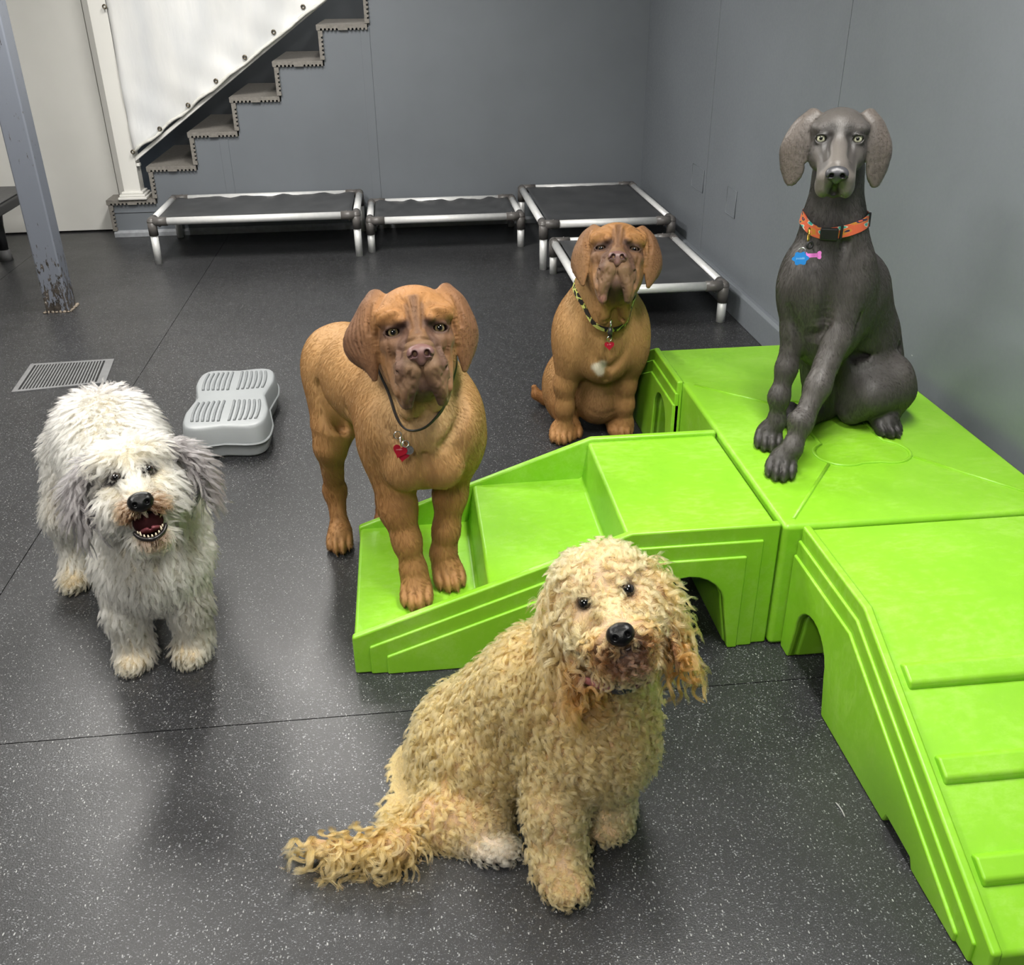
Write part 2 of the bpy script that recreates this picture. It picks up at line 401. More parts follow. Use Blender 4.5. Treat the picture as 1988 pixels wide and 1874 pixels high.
# ================================================================ green play platform
def green():
    m = NT('moulded lime green plastic'); c = m.coords('Object')
    n = m.noise(m.coords('Object', (1, 1, 1)), 5, 6, 0.7); n2 = m.noise(m.coords('Object', (1, 2.2, 1)), 34, 6, 0.75)
    base = m.ramp(n, [(0.3, (0.212, 0.505, 0.020, 1)), (0.7, (0.252, 0.560, 0.026, 1))])
    ml = m.add('ShaderNodeMath', operation='MULTIPLY'); m.link(n, ml.inputs[0]); m.link(n2, ml.inputs[1])
    sc = m.ramp(ml.outputs[0], [(0.24, BLK), (0.42, (0.30, 0.30, 0.30, 1))])
    base = m.mix(sc, base, (0.42, 0.66, 0.16, 1))
    m.set(base, m.ramp(n2, [(0.3, (0.30,)*3+(1,)), (0.7, (0.44,)*3+(1,))]), 0, 0.5)
    m.bump(n2, 0.05, 0.001); return m.m
M['green'] = green()
def inset_poly(poly, ins):
    "poly: open chain of (s,z) with its bottom on the floor; ins: inset for each chain edge"
    n = len(poly); lines = []
    for i in range(n-1):
        (x0, z0), (x1, z1) = poly[i], poly[i+1]; dx, dz = x1-x0, z1-z0; L = math.hypot(dx, dz)
        nx, nz = dz/L, -dx/L            # right-hand side of a clockwise chain is inside
        lines.append((x0+nx*ins[i], z0+nz*ins[i], dx/L, dz/L))
    def cross(a, b):
        (x0, z0, dx, dz), (x1, z1, ex, ez) = a, b; det = dx*(-ez)+ex*dz
        t = ((x1-x0)*(-ez)+ex*(z1-z0))/det; return (x0+dx*t, z0+dz*t)
    fl = (0, 0, 1, 0)
    return [cross(lines[0], fl)] + [cross(lines[i], lines[i+1]) for i in range(n-2)] + [cross(lines[-1], fl)]
def arch_pts(c, hw, h, flare=0.022, n=12):
    pts = [(c-hw-flare, 0)]
    zs = h-hw
    for k in range(n+1):
        a = math.pi - math.pi*k/n; pts.append((c+hw*math.cos(a), max(zs, 0.02)+(h-max(zs, 0.02))*math.sin(a)))
    pts.append((c+hw+flare, 0)); return pts
def mprism(mb, poly, t0, t1, f):
    A = [mb.bm.verts.new(f(s, t0, z)) for s, z in poly]; B = [mb.bm.verts.new(f(s, t1, z)) for s, z in poly]
    n = len(poly); fs = [mb.bm.faces.new(A), mb.bm.faces.new(B[::-1])]
    for i in range(n): mb.bm.faces.new((A[i], B[i], B[(i+1) % n], A[(i+1) % n]))
    bmesh.ops.recalc_face_normals(mb.bm, faces=mb.bm.faces[:])
def with_bottom(chain, arches, extra=()):
    "close a chain along the floor, going round each arch (s decreasing)"
    pts = list(chain)
    items = sorted(list(arches), key=lambda a: -a[0])
    bot = []
    for a in items:
        if a[2] is None: bot += list(a[3])
        else: bot += arch_pts(*a[:3])[::-1]
    return pts + bot
DECKZ = 0.372
def unit(name, label, f, W, chain, body, arches, ins0, notch=None):
    root = thing(name, label, 'platform', f(0.5, W/2, 0), 'green play platform modules')
    for side in (0, 1):
        g = (lambda s, t, z: f(s, t, z)) if side == 0 else (lambda s, t, z: f(s, W-t, z))
        for k in range(3):
            e = 0.042*k
            ch = inset_poly(chain, [e if ins0 else 0.0] + [e]*(len(chain)-3) + [e]) if k else chain
            items = list(arches)
            if notch: items.append((notch[0], 0, None, ((notch[1], 0), (notch[1]-0.012, 0.022), (notch[0]+0.01, 0.026), (notch[0], 0))))
            mb = MB(); mprism(mb, with_bottom(ch, items), 0.012-0.006*k, 0.034 if k == 0 else 0.025, g)
            mb.build('side_panel', M['green'], root, bevel=0.007 if k == 0 else 0.005, seg=3)
    mb = MB(); mprism(mb, with_bottom(body, [(a[0], a[1]-0.004, a[2]-0.004) for a in arches]), 0.022, W-0.022, f)
    mb.build('body', M['green'], root, bevel=0.010, seg=3)
    return root
# stairs module, climbing to the deck from the left
fs = lambda s, t, z: (0.893-s, 1.972+t, z)
u = unit('play_steps', 'lime green plastic steps module with three treads and an arched side', fs, 0.60,
     [(0, 0), (0, 0.372), (0.385, 0.372), (1.098, 0.116), (1.098, 0)],
     [(0.004, 0), (0.004, 0.360), (0.395, 0.360), (0.412, 0.240), (0.745, 0.237), (0.762, 0.113), (1.094, 0.110), (1.094, 0)],
     [(0.232, 0.100, 0.236)], True)
# near ramp module, coming down towards the viewer
fr = lambda s, t, z: (0.928+t, 1.968-s, z)
rbody = [(0.002, 0), (0.002, 0.364), (0.353, 0.362), (0.975, 0.060), (0.975, 0)]
u = unit('play_ramp', 'lime green plastic ramp with raised cleats at the lower right', fr, 0.66,
     [(0, 0), (0, 0.374), (0.353, 0.374), (0.985, 0.078), (0.985, 0)], rbody, [(0.163, 0.092, 0.196)], False, notch=(0.61, 0.735))
sl = math.atan2(0.302, 0.622)
for sc in (0.495, 0.675, 0.846):
    z = 0.362 - (sc-0.353)*math.tan(sl)
    a = np.array([math.cos(sl), -math.sin(sl)]); nrm = np.array([math.sin(sl), math.cos(sl)])
    pr = [tuple(np.array([sc, z]) + a*p + nrm*q) for p, q in ((-0.030, -0.01), (-0.030, 0.004), (-0.020, 0.016), (0.020, 0.016), (0.030, 0.004), (0.030, -0.01))]
    mb = MB(); mprism(mb, pr, 0.050, 0.605, fr); mb.build('cleat', M['green'], u, bevel=0.006, seg=3)
# far ramp module, going down away from the viewer
ff = lambda s, t, z: (0.868+t, 2.9405+s, z)
unit('play_ramp', 'lime green plastic ramp at the far end of the deck, beside the sitting brown dog', ff, 0.60,
     [(0, 0), (0, 0.374), (0.335, 0.374), (0.985, 0.078), (0.985, 0)],
     [(0.002, 0), (0.002, 0.364), (0.335, 0.362), (0.975, 0.060), (0.975, 0)], [(0.163, 0.085, 0.26)], False)
# deck module
dk = thing('play_deck', 'square lime green plastic deck with a bone outline, under the grey dog', 'platform', (1.27, 2.45, 0), 'green play platform modules')
b = MB(); b.box(0.896, 1.655, 1.972, 2.94, 0, DECKZ)
b.build('body', M['green'], dk, bevel=0.014, seg=4)
zt = DECKZ
def ridge(pts, r=0.0055):
    return MB().tube([(x, y, zt-0.001) for x, y in pts], r, 8).build('ridge', M['green'], dk, smooth=True)
bone = []
def lobe(cx, cy, r, a0, a1, n=12): 
    for k in range(n+1):
        a = math.radians(a0+(a1-a0)*k/n); bone.append((cx+r*math.cos(a), cy+r*math.sin(a)))
lobe(1.200, 2.345, 0.074, 115, 300); lobe(1.330, 2.345, 0.074, 240, 425)
lobe(1.330, 2.655, 0.074, -65, 120); lobe(1.200, 2.655, 0.074, 60, 245)
MB().tube([(x, y, zt-0.0005) for x, y in bone], 0.0055, 8, closed=True).build('bone_outline', M['green'], dk, smooth=True)
ridge([(0.93, 2.005), (1.14, 2.285)]); ridge([(0.93, 2.91), (1.14, 2.715)]); ridge([(1.40, 2.30), (1.63, 2.02)]); ridge([(1.40, 2.71), (1.63, 2.90)])

# ================================================================ raised cots
def alu():
    m = NT('satin aluminium tube'); c = m.coords('Object'); n = m.noise(c, 40, 3)
    m.set(m.ramp(n, [(0.3, (0.72, 0.73, 0.73, 1)), (0.7, (0.80, 0.80, 0.79, 1))]), 0.42, 0.25, 0.5); return m.m
M['alu'] = alu()
M['fitting'] = simple('grey plastic corner fitting', srgb(92, 89, 87), 0.38)
def cot_fabric():
    m = NT('dark grey cot fabric'); c = m.coords('Object'); n = m.noise(c, 220, 2); n2 = m.noise(c, 6, 3)
    m.set(m.ramp(n2, [(0.3, (0.040, 0.042, 0.045, 1)), (0.7, (0.062, 0.064, 0.067, 1))]), 0.48, 0, 0.5); m.bump(n, 0.15, 0.001); return m.m
M['cot'] = cot_fabric()
def cot(label, x0, x1, y0, y1, h, r=0.0235, wr=0.006, seed=1, rot=0.0):
    t = thing('raised_cot', label, 'dog cot', ((x0+x1)/2, (y0+y1)/2, 0), 'raised dog cots along the walls')
    cx, cy = (x0+x1)/2, (y0+y1)/2; ca, sa = math.cos(rot), math.sin(rot)
    W = lambda x, y, z: (cx+(x-cx)*ca-(y-cy)*sa, cy+(x-cx)*sa+(y-cy)*ca, z)
    e = 0.075
    for (y) in (y0, y1): MB().tube([W(x0+e, y, h), W(x1-e, y, h)], r, 16).build('rail', M['alu'], t, smooth=True)
    for (x) in (x0, x1): MB().tube([W(x, y0+e*0.8, h), W(x, y1-e*0.8, h)], r, 16).build('rail', M['alu'], t, smooth=True)
    for x in (x0, x1):
        for y in (y0, y1):
            sx = 1 if x == x0 else -1; sy = 1 if y == y0 else -1
            fx = MB(); R = r*1.16
            fx.tube([W(x, y, h), W(x+sx*(e+0.02), y, h)], R, 14); fx.tube([W(x, y, h), W(x, y+sy*(e*0.8+0.015), h)], R, 14)
            fx.tube([W(x, y, h+R*0.3), W(x, y, h-0.085)], R*1.03, 14); fx.ball(W(x, y, h), R*1.06, 14, 10)
            fx.ball(W(x+sx*0.06, y, h+R*0.92), 0.006, 8, 6); fx.ball(W(x+sx*0.045, y, h-R*0.99), 0.008, 8, 6)
            c_ = fx.build('corner_fitting', M['fitting'], t, smooth=True)
            MB().tube([W(x, y, h-0.07), W(x+0.0, y, 0.0)], r, 16).build('leg', M['alu'], t, smooth=True)
    rows = []
    N = 34; rg = random.Random(seed); ph = rg.uniform(0, 6)
    for j in range(N+1):
        v = j/N; row = []
        for i in range(N+1):
            u_ = i/N
            x = x0+0.03+(x1-x0-0.06)*u_; y = y0+0.0+(y1-y0)*v
            edge = min(u_, 1-u_, v, 1-v)
            z = h + r*0.55 - 0.016*math.sin(math.pi*u_)**0.6*math.sin(math.pi*v)**0.6
            cw = math.exp(-edge*7)
            z += wr*cw*(math.sin(u_*31+ph+v*9)+0.6*math.sin(u_*53-v*17+ph))*min(1, edge*25)*0.7
            z += wr*0.35*math.sin(u_*6+v*4+ph)*min(1, edge*6)
            row.append(W(x, y, z))
        rows.append(row)
    o = MB().grid(rows).build('fabric', M['cot'], t, smooth=True)
    sm = o.modifiers.new('thick', 'SOLIDIFY'); sm.thickness = 0.003
    return t
cot('long raised aluminium cot with dark fabric below the stairs', -1.592, -0.325, 6.23, 6.925, 0.262, wr=0.012, seed=2)
cot('short raised cot with wrinkled dark fabric between the two larger cots', -0.245, 0.742, 6.32, 6.90, 0.200, wr=0.013, seed=5)
cot('raised cot standing in the corner of the grey walls', 0.812, 1.60, 5.74, 6.85, 0.272, wr=0.003, seed=7)
cot('low raised cot along the right wall, behind the sitting brown dog', 0.86, 1.585, 4.62, 5.64, 0.190, wr=0.003, seed=9)

# ================================================================ grey moulded step
M['step_plastic'] = simple('light grey plastic', srgb(146, 150, 152), 0.42, var=0.03, scale=12)
ft = thing('plastic_step', 'light grey moulded plastic step with ribbed hourglass pads on the floor', 'step', (-0.735, 3.58, 0))
def hour(s, wx, waist, n=64):
    "hourglass outline round (-0.735, 3.6)"
    pts = []
    X, Y = wx, 0.318*s
    for k in range(n):
        a = 2*math.pi*k/n; c, si = math.cos(a), math.sin(a)
        x = X*np.sign(c)*abs(c)**0.32; y = Y*np.sign(si)*abs(si)**0.32
        x *= 1 - waist*math.exp(-(y/0.075)**2)
        y *= 1 - 0.055*math.exp(-(x/0.06)**2)
        pts.append((-0.742+x*1.0-0.03*(y/0.318)*0.4, 3.615+y))
    return pts
def shell(levels, nm):
    mb = MB(); rings = []
    for (z, s, wx, wa) in levels: rings.append([mb.bm.verts.new((x, y, z)) for x, y in hour(s, wx, wa)])
    n = len(rings[0])
    for A, B in zip(rings, rings[1:]):
        for i in range(n): mb.bm.faces.new((A[i], A[(i+1) % n], B[(i+1) % n], B[i]))
    mb.bm.faces.new(rings[0][::-1]); mb.bm.faces.new(rings[-1])
    return mb.build(nm, M['step_plastic'], ft, smooth=True, bevel=0.004)
shell([(0, 0.93, 0.150, 0.14), (0.008, 0.96, 0.156, 0.14), (0.058, 0.99, 0.163, 0.14)], 'lower_shell')
shell([(0.056, 1.02, 0.171, 0.14), (0.064, 1.02, 0.171, 0.14)], 'seam_flange')
shell([(0.062, 0.99, 0.166, 0.15), (0.118, 0.965, 0.160, 0.15), (0.128, 0.945, 0.155, 0.16), (0.133, 0.90, 0.146, 0.17)], 'upper_shell')
rib = simple('grey rib plastic', srgb(124, 128, 130), 0.45, var=0.03)
for cy in (3.615-0.155, 3.615+0.155):
    sg = -1 if cy < 3.6 else 1
    for k in range(13):
        x = -0.742 + (k-6)*0.0195
        if k == 6: continue
        bend = 0.010*math.sin((k-6)/6*1.5)
        pts = []
        for v in np.linspace(-1, 1, 9):
            y = cy + v*0.098*(1-0.10*abs(k-6)/6)
            pts.append((x - 0.012*(y-3.615)/0.318 + bend*(1-v*v)*0.6, y, 0.1345))
        MB().tube(pts, 0.0055, 6).build('rib', rib, ft, smooth=True)
# ================================================================ implicit-surface sculpting for the animals
class Sculpt:
    "smooth unions and cuts of simple solids, turned into one continuous skin"
    def __init__(self): self.P = []; self.frame = None
    def setframe(self, o=None, R=None, s=1.0):
        self.frame = None if o is None else (np.asarray(o, float), np.asarray(R, float), s)   # rows of R: local axes in the place
    def w(self, p):
        if self.frame is None: return np.asarray(p, float)
        o, R, s = self.frame; return o + s*(np.asarray(p, float) @ R)
    def _push(self, **k):
        k.setdefault('op', 'u'); k.setdefault('k', 0.02); k.setdefault('col', None); k.setdefault('fur', 0.0); k.setdefault('tau', 0.012); k.setdefault('flow', (0, 0, -1))
        self.P.append(k)
    def ell(self, c, r, rot=None, **k):
        "ellipsoid; rot rows are its axes in the current frame"
        A = np.eye(3) if rot is None else np.asarray(rot, float)
        s = 1.0
        if self.frame is not None: A = A @ self.frame[1]; s = self.frame[2]
        c = self.w(c); r = np.asarray(r if hasattr(r, '__len__') else (r,)*3, float)*s
        ext = np.sqrt(((A*r[:, None])**2).sum(0))
        self._push(t='e', c=c, r=r, A=A, lo=c-ext, hi=c+ext, **k)
    def cap(self, a, b, ra, rb=None, **k):
        s = 1.0 if self.frame is None else self.frame[2]
        a = self.w(a); b = self.w(b); rb = ra if rb is None else rb; ra *= s; rb *= s
        self._push(t='c', a=a, b=b, ra=ra, rb=rb, lo=np.minimum(a-ra, b-rb), hi=np.maximum(a+ra, b+rb), **k)
    def chain(self, pts, rs, **k):
        for i in range(len(pts)-1): self.cap(pts[i], pts[i+1], rs[i], rs[i+1], **k)
    def cloud(self, pts, r, **k):
        s = 1.0 if self.frame is None else self.frame[2]
        pts = self.w(pts); r = np.broadcast_to(np.asarray(r, float)*s, (len(pts),)).copy()
        self._push(t='p', p=pts, r=r, lo=(pts-r[:, None]).min(0), hi=(pts+r[:, None]).max(0), **k)
    def stroke(self, pts, r, n=16, **k):
        "a soft groove or cord along a smooth path"
        q = catmull(np.asarray(pts, float), n); rr = np.interp(np.linspace(0, 1, len(q)), np.linspace(0, 1, len(r)), r) if hasattr(r, '__len__') else r
        self.cloud(q, rr, **k)
    def sheet(self, rows, th, nu=14, nv=24, **k):
        "thick flap through rows of control points; th: thickness (half) along rows"
        rows = np.asarray(rows, float)
        A = np.array([catmull(r, nu) for r in rows]); B = np.array([catmull(A[:, j], nv) for j in range(A.shape[1])])   # (nu', nv', 3)
        v = np.linspace(0, 1, B.shape[1]); tt = np.interp(v, np.linspace(0, 1, len(th)), th)
        u = np.linspace(-1, 1, B.shape[0]); ed = 0.55+0.45*np.sqrt(np.clip(1-u**4, 0, 1))
        self.cloud(B.reshape(-1, 3), (ed[:, None]*tt[None, :]).reshape(-1), **k)
    # ---- distances
    def dist1(self, p, q):
        if q['t'] == 'e':
            l = (p-q['c']) @ q['A'].T; a = l/q['r']; k0 = np.sqrt((a*a).sum(1))+1e-9; k1 = np.sqrt(((a/q['r'])**2).sum(1))+1e-9
            return k0*(k0-1)/k1
        if q['t'] == 'c':
            ba = q['b']-q['a']; pa = p-q['a']; h = np.clip(pa @ ba/max(ba @ ba, 1e-12), 0, 1)
            return np.linalg.norm(pa-h[:, None]*ba, axis=1) - (q['ra']+(q['rb']-q['ra'])*h)
        out = np.full(len(p), 1e9)
        P_, r_ = q['p'], q['r']
        step = max(1, int(1e6//max(1, len(P_)))); c0 = P_.mean(0); PT = (P_-c0).astype(np.float32).T.copy(); pp = (PT*PT).sum(0); rr = r_.astype(np.float32)[None]
        for i in range(0, len(p), step):
            x = p[i:i+step]
            x = (x-c0).astype(np.float32)
            d2 = (x*x).sum(1)[:, None] + pp[None] - 2*(x @ PT)
            np.maximum(d2, 0, out=d2); np.sqrt(d2, out=d2); d2 -= rr
            out[i:i+step] = d2.min(1)
        return out
    def field(self, p):
        L = [q for q in self.P if q['op'] != 'p']
        if len(p) < 3000: return self._field(p, L, True)
        d = np.empty(len(p)); QL = np.array([q['lo']-0.022-q['k'] for q in L]); QH = np.array([q['hi']+0.022+q['k'] for q in L])
        for ix in buckets(p):
            x = p[ix]; hit = ((x.min(0) < QH) & (x.max(0) > QL)).all(1)
            d[ix] = self._field(x, [L[i] for i in np.nonzero(hit)[0]], False)
        return d
    def _field(self, p, L, cull):
        d = np.full(len(p), 0.5)
        for q in L:
            k = q['k']
            if cull:
                mg = 0.022 + k
                ix = np.nonzero(((p > q['lo']-mg) & (p < q['hi']+mg)).all(1))[0]
                if not len(ix): continue
                e = self.dist1(p[ix], q); c = d[ix]
            else: e = self.dist1(p, q); c = d
            if q['op'] == 'u':
                h = np.maximum(k-np.abs(c-e), 0)/k; v = np.minimum(c, e)-h*h*k*0.25
            else:
                h = np.maximum(k-np.abs(c+e), 0)/k; v = np.maximum(c, -e)+h*h*k*0.25
            if cull: d[ix] = v
            else: d = v
        return d
    def attrs(self, p, base, furbase=0.0):
        W = np.full(len(p), 1e-6); C = np.tile(np.asarray(base[:3], float), (len(p), 1))*1e-6; F = np.full(len(p), furbase*1e-6)
        for q in self.P:
            if q['op'] != 'u' or q['col'] is None: continue
            ix = np.nonzero(((p > q['lo']-0.09) & (p < q['hi']+0.09)).all(1))[0]
            if not len(ix): continue
            e = np.maximum(self.dist1(p[ix], q), 0); w_ = np.exp(-e/q['tau'])
            W[ix] += w_; C[ix] += w_[:, None]*np.asarray(q['col'][:3]); F[ix] += w_*q['fur']
        C /= W[:, None]; F /= W
        for q in self.P:      # coat markings
            if q['op'] != 'p': continue
            mg = q['tau']*4
            ix = np.nonzero(((p > q['lo']-mg) & (p < q['hi']+mg)).all(1))[0]
            if not len(ix): continue
            e = np.maximum(self.dist1(p[ix], q), 0); a = np.exp(-(e/q['tau'])**2)*q.get('amt', 1.0)
            if q['col'] is not None: C[ix] = C[ix]*(1-a[:, None])+np.asarray(q['col'][:3])*a[:, None]
            if q.get('setfur') is not None: F[ix] = F[ix]*(1-a)+q['setfur']*a
        return C, F
    def onskin(self, xz, lift=0.0, y0=0.22):
        "points (x,z) of the current frame dropped on the skin from in front"
        o, R, sc = self.frame; ts = np.arange(0, 0.30, 0.003)/1.0
        L = []
        for x, z in xz:
            pts = np.array([(x, y0-t, z) for t in ts]); f = self.field(self.w(pts)); i = int(np.argmax(f < 0)) if (f < 0).any() else 60
            f0, f1 = f[i-1], f[i]; y = y0-ts[i-1]-(0.003*f0/(f0-f1) if f0 > 0 > f1 else 0); L.append((x, y+lift, z))
        return L
    def crease(self, xz, r, lift=0.0, op='s', k=0.006, n=18, **kw):
        self.stroke(self.onskin(xz, lift), r, n=n, op=op, k=k, **kw)
    def flow(self, p):
        W = np.full(len(p), 1e-9); D = np.zeros((len(p), 3)); D[:, 2] = -1e-9
        for q in self.P:
            if q['op'] != 'u' or q['col'] is None: continue
            ix = np.nonzero(((p > q['lo']-0.08) & (p < q['hi']+0.08)).all(1))[0]
            if not len(ix): continue
            w_ = np.exp(-np.maximum(self.dist1(p[ix], q), 0)/0.015); f = q['flow']
            if callable(f): D[ix] += w_[:, None]*f(p[ix])
            else: D[ix] += w_[:, None]*np.asarray(f, float)
            W[ix] += w_
        return D/np.maximum(np.linalg.norm(D, axis=1), 1e-9)[:, None]
    def march(self, o, d, n=200, step=0.002):
        "first skin point met from o along d (current frame)"
        o = self.w(o); dd = self.w(np.asarray(d))-self.w((0, 0, 0)); dd = dd/np.linalg.norm(dd)
        ts = np.arange(n)*step; f = self.field(o+ts[:, None]*dd); i = int(np.argmax(f < 0))
        return o+ts[i]*dd
    # ---- polygonise (surface nets on a sparse grid)
    def mesh(self, h):
        U = [q for q in self.P if q['op'] == 'u']
        lo = np.min([q['lo'] for q in U], 0)-0.03; hi = np.max([q['hi'] for q in U], 0)+0.03
        B = 4; H = h*B
        nc = np.ceil((hi-lo)/H).astype(int)+1
        g = np.stack(np.meshgrid(*[np.arange(n) for n in nc], indexing='ij'), -1).reshape(-1, 3)
        dc = self.field(lo+(g+0.5)*H - h*0.5).astype(np.float32)
        near = np.abs(dc) < H*1.05
        D = np.repeat(np.repeat(np.repeat(np.where(dc < 0, -1, 1).astype(np.float32).reshape(nc), B, 0), B, 1), B, 2)
        gb = g[near]
        off = np.stack(np.meshgrid(*[np.arange(B)]*3, indexing='ij'), -1).reshape(-1, 3)
        idx = (gb[:, None]*B+off[None]).reshape(-1, 3)
        vals = np.concatenate([self.field(lo+idx[i:i+400000]*h) for i in range(0, len(idx), 400000)])
        D[idx[:, 0], idx[:, 1], idx[:, 2]] = vals
        S = D < 0
        n = np.array(D.shape)-1
        cnt = np.zeros(n, np.int8)
        for dx in (0, 1):
            for dy in (0, 1):
                for dz in (0, 1): cnt += S[dx:dx+n[0], dy:dy+n[1], dz:dz+n[2]]
        act = np.argwhere((cnt > 0) & (cnt < 8))
        vid = np.full(n, -1, np.int32); vid[act[:, 0], act[:, 1], act[:, 2]] = np.arange(len(act))
        acc = np.zeros((len(act), 3)); num = np.zeros(len(act))
        for ax in range(3):
            o1, o2 = [a for a in range(3) if a != ax]
            for a in (0, 1):
                for b_ in (0, 1):
                    c0 = act.copy(); c0[:, o1] += a; c0[:, o2] += b_; c1 = c0.copy(); c1[:, ax] += 1
                    v0 = D[c0[:, 0], c0[:, 1], c0[:, 2]]; v1 = D[c1[:, 0], c1[:, 1], c1[:, 2]]
                    m = (v0 < 0) != (v1 < 0); t = np.where(m, v0/(v0-v1+1e-12), 0)
                    pt = c0.astype(float); pt[:, ax] += t; acc[m] += pt[m]; num += m
        V = lo+(acc/np.maximum(num, 1)[:, None])*h
        F = []
        for ax in range(3):
            o1, o2 = [(1, 2), (2, 0), (0, 1)][ax]
            sl0 = [slice(0, None)]*3; sl1 = [slice(0, None)]*3; sl0[ax] = slice(0, -1); sl1[ax] = slice(1, None)
            s0 = S[tuple(sl0)]; s1 = S[tuple(sl1)]
            e = np.argwhere(s0 != s1)
            e = e[(e[:, o1] > 0) & (e[:, o2] > 0) & (e[:, o1] < n[o1]) & (e[:, o2] < n[o2]) & (e[:, ax] < n[ax])]
            fl = s0[e[:, 0], e[:, 1], e[:, 2]]
            q = []
            for a, b_ in ((0, 0), (1, 0), (1, 1), (0, 1)):
                c = e.copy(); c[:, o1] -= a; c[:, o2] -= b_; q.append(vid[c[:, 0], c[:, 1], c[:, 2]])
            q = np.stack(q, 1); q[~fl] = q[~fl][:, ::-1]; q = q[(q >= 0).all(1)]; F.append(q)
        F = np.concatenate(F)
        for _ in range(1):
            e = 0.0008; d0 = self.field(V)
            G = np.stack([(self.field(V+np.eye(3)[k]*e)-d0)/e for k in range(3)], 1); gl = np.linalg.norm(G, axis=1)
            V = V - G*np.clip(d0/np.maximum(gl, 0.3)**2, -h, h)[:, None]
        return V, F
def buckets(p, cell=0.055):
    g = np.floor((p-p.min(0))/cell).astype(np.int64); key = (g[:, 0]*1000+g[:, 1])*1000+g[:, 2]
    o = np.argsort(key, kind='stable'); return np.split(o, np.nonzero(np.diff(key[o]))[0]+1)
def catmull(p, n):
    m = len(p)
    if m == 2: return p[0]+(p[1]-p[0])*np.linspace(0, 1, n)[:, None]
    q = np.vstack([2*p[0]-p[1], p, 2*p[-1]-p[-2]]); t = np.linspace(0, m-1-1e-6, n); i = t.astype(int); f = (t-i)[:, None]
    a, b, c, d = q[i], q[i+1], q[i+2], q[i+3]
    return 0.5*((2*b)+(-a+c)*f+(2*a-5*b+4*c-d)*f**2+(-a+3*b-3*c+d)*f**3)
def np_mesh(name, V, F, mat, parent, col=None):
    me = bpy.data.meshes.new(name)
    me.vertices.add(len(V)); me.vertices.foreach_set('co', V.astype(np.float32).ravel())
    me.loops.add(F.size); me.loops.foreach_set('vertex_index', F.astype(np.int32).ravel())
    me.polygons.add(len(F)); me.polygons.foreach_set('loop_start', np.arange(0, F.size, F.shape[1], dtype=np.int32))
    me.update(calc_edges=True); me.polygons.foreach_set('use_smooth', np.ones(len(F), bool)); me.validate()
    if col is not None:
        a = me.color_attributes.new('coat', 'FLOAT_COLOR', 'POINT'); a.data.foreach_set('color', np.hstack([col, np.ones((len(col), 1))]).astype(np.float32).ravel())
    me.materials.append(mat)
    o = bpy.data.objects.new(name, me); COL.objects.link(o)
    if parent is not None: attach(o, parent)
    return o
def norm(v): v = np.asarray(v, float); return v/np.linalg.norm(v)
def look(fwd, roll=0.0, up=(0, 0, 1)):
    "rows: right (towards picture right for a face turned to the viewer), forward, up"
    f = norm(fwd); r = norm(np.cross(up, f)); u = np.cross(f, r)   # r is the animal's left
    c, s = math.cos(roll), math.sin(roll)
    return np.array([c*r+s*u, f, -s*r+c*u])
def euler_rot(ax, deg):
    a = math.radians(deg); c, s = math.cos(a), math.sin(a)
    return {'x': np.array([[1, 0, 0], [0, c, s], [0, -s, c]]), 'y': np.array([[c, 0, -s], [0, 1, 0], [s, 0, c]]), 'z': np.array([[c, s, 0], [-s, c, 0], [0, 0, 1]])}[ax]

# ---- coat materials
def coat(name, rough=0.55, var=0.22, scale=(26, 26, 26), bump=0.35, fine=420, spec=0.35, sheen=0.15):
    m = NT(name); at_ = m.add('ShaderNodeAttribute'); at_.attribute_name = 'coat'
    c = m.coords('Object'); n = m.noise(c, scale[0], 5, 0.65); n2 = m.noise(m.coords('Object', (1, 1, 0.28)), fine, 3, 0.6)
    lo = m.mix(1.0, at_.outputs['Color'], (1-var,)*3+(1,), 'MULTIPLY'); hi = m.mix(1.0, at_.outputs['Color'], (1+var*0.6,)*3+(1,), 'MULTIPLY')
    base = m.mix(n, lo, hi); base = m.mix(m.ramp(n2, [(0.35, (0.0,)*3+(1,)), (0.65, (0.5,)*3+(1,))]), base, m.mix(1.0, base, (1.25,)*3+(1,), 'MULTIPLY'))
    m.set(base, rough, 0, spec); m.b.inputs['Sheen Weight'].default_value = sheen; m.b.inputs['Sheen Roughness'].default_value = 0.4
    m.b.inputs['Subsurface Weight'].default_value = 0.0
    m.bump(n2, bump, 0.0012); return m.m
def eye_mat(name, iris, pupil=0.40, edge=0.80, rim=(0.010, 0.007, 0.006, 1), gloss=0.6):
    m = NT(name); tc = m.add('ShaderNodeTexCoord'); sp = m.add('ShaderNodeSeparateXYZ'); m.link(tc.outputs['Object'], sp.inputs[0])
    # angle from the optical axis (local +Z) on a unit sphere
    l2 = m.add('ShaderNodeVectorMath', operation='LENGTH')
    cb = m.add('ShaderNodeCombineXYZ'); m.link(sp.outputs[0], cb.inputs[0]); m.link(sp.outputs[1], cb.inputs[1]); m.link(cb.outputs[0], l2.inputs[0])
    dk = tuple(x*0.45 for x in iris[:3])+(1,)
    col = m.ramp(l2.outputs['Value'], [(0.0, BLK), (pupil, BLK), (pupil+0.05, dk), (pupil+0.18, iris), (edge-0.12, iris), (edge, rim), (1.0, rim)])
    m.set(col, 0.06+(0.6-gloss)*0.3, 0, gloss); m.b.inputs['Coat Weight'].default_value = gloss if gloss > 0.4 else 0.0; m.b.inputs['Coat Roughness'].default_value = 0.03
    return m.m
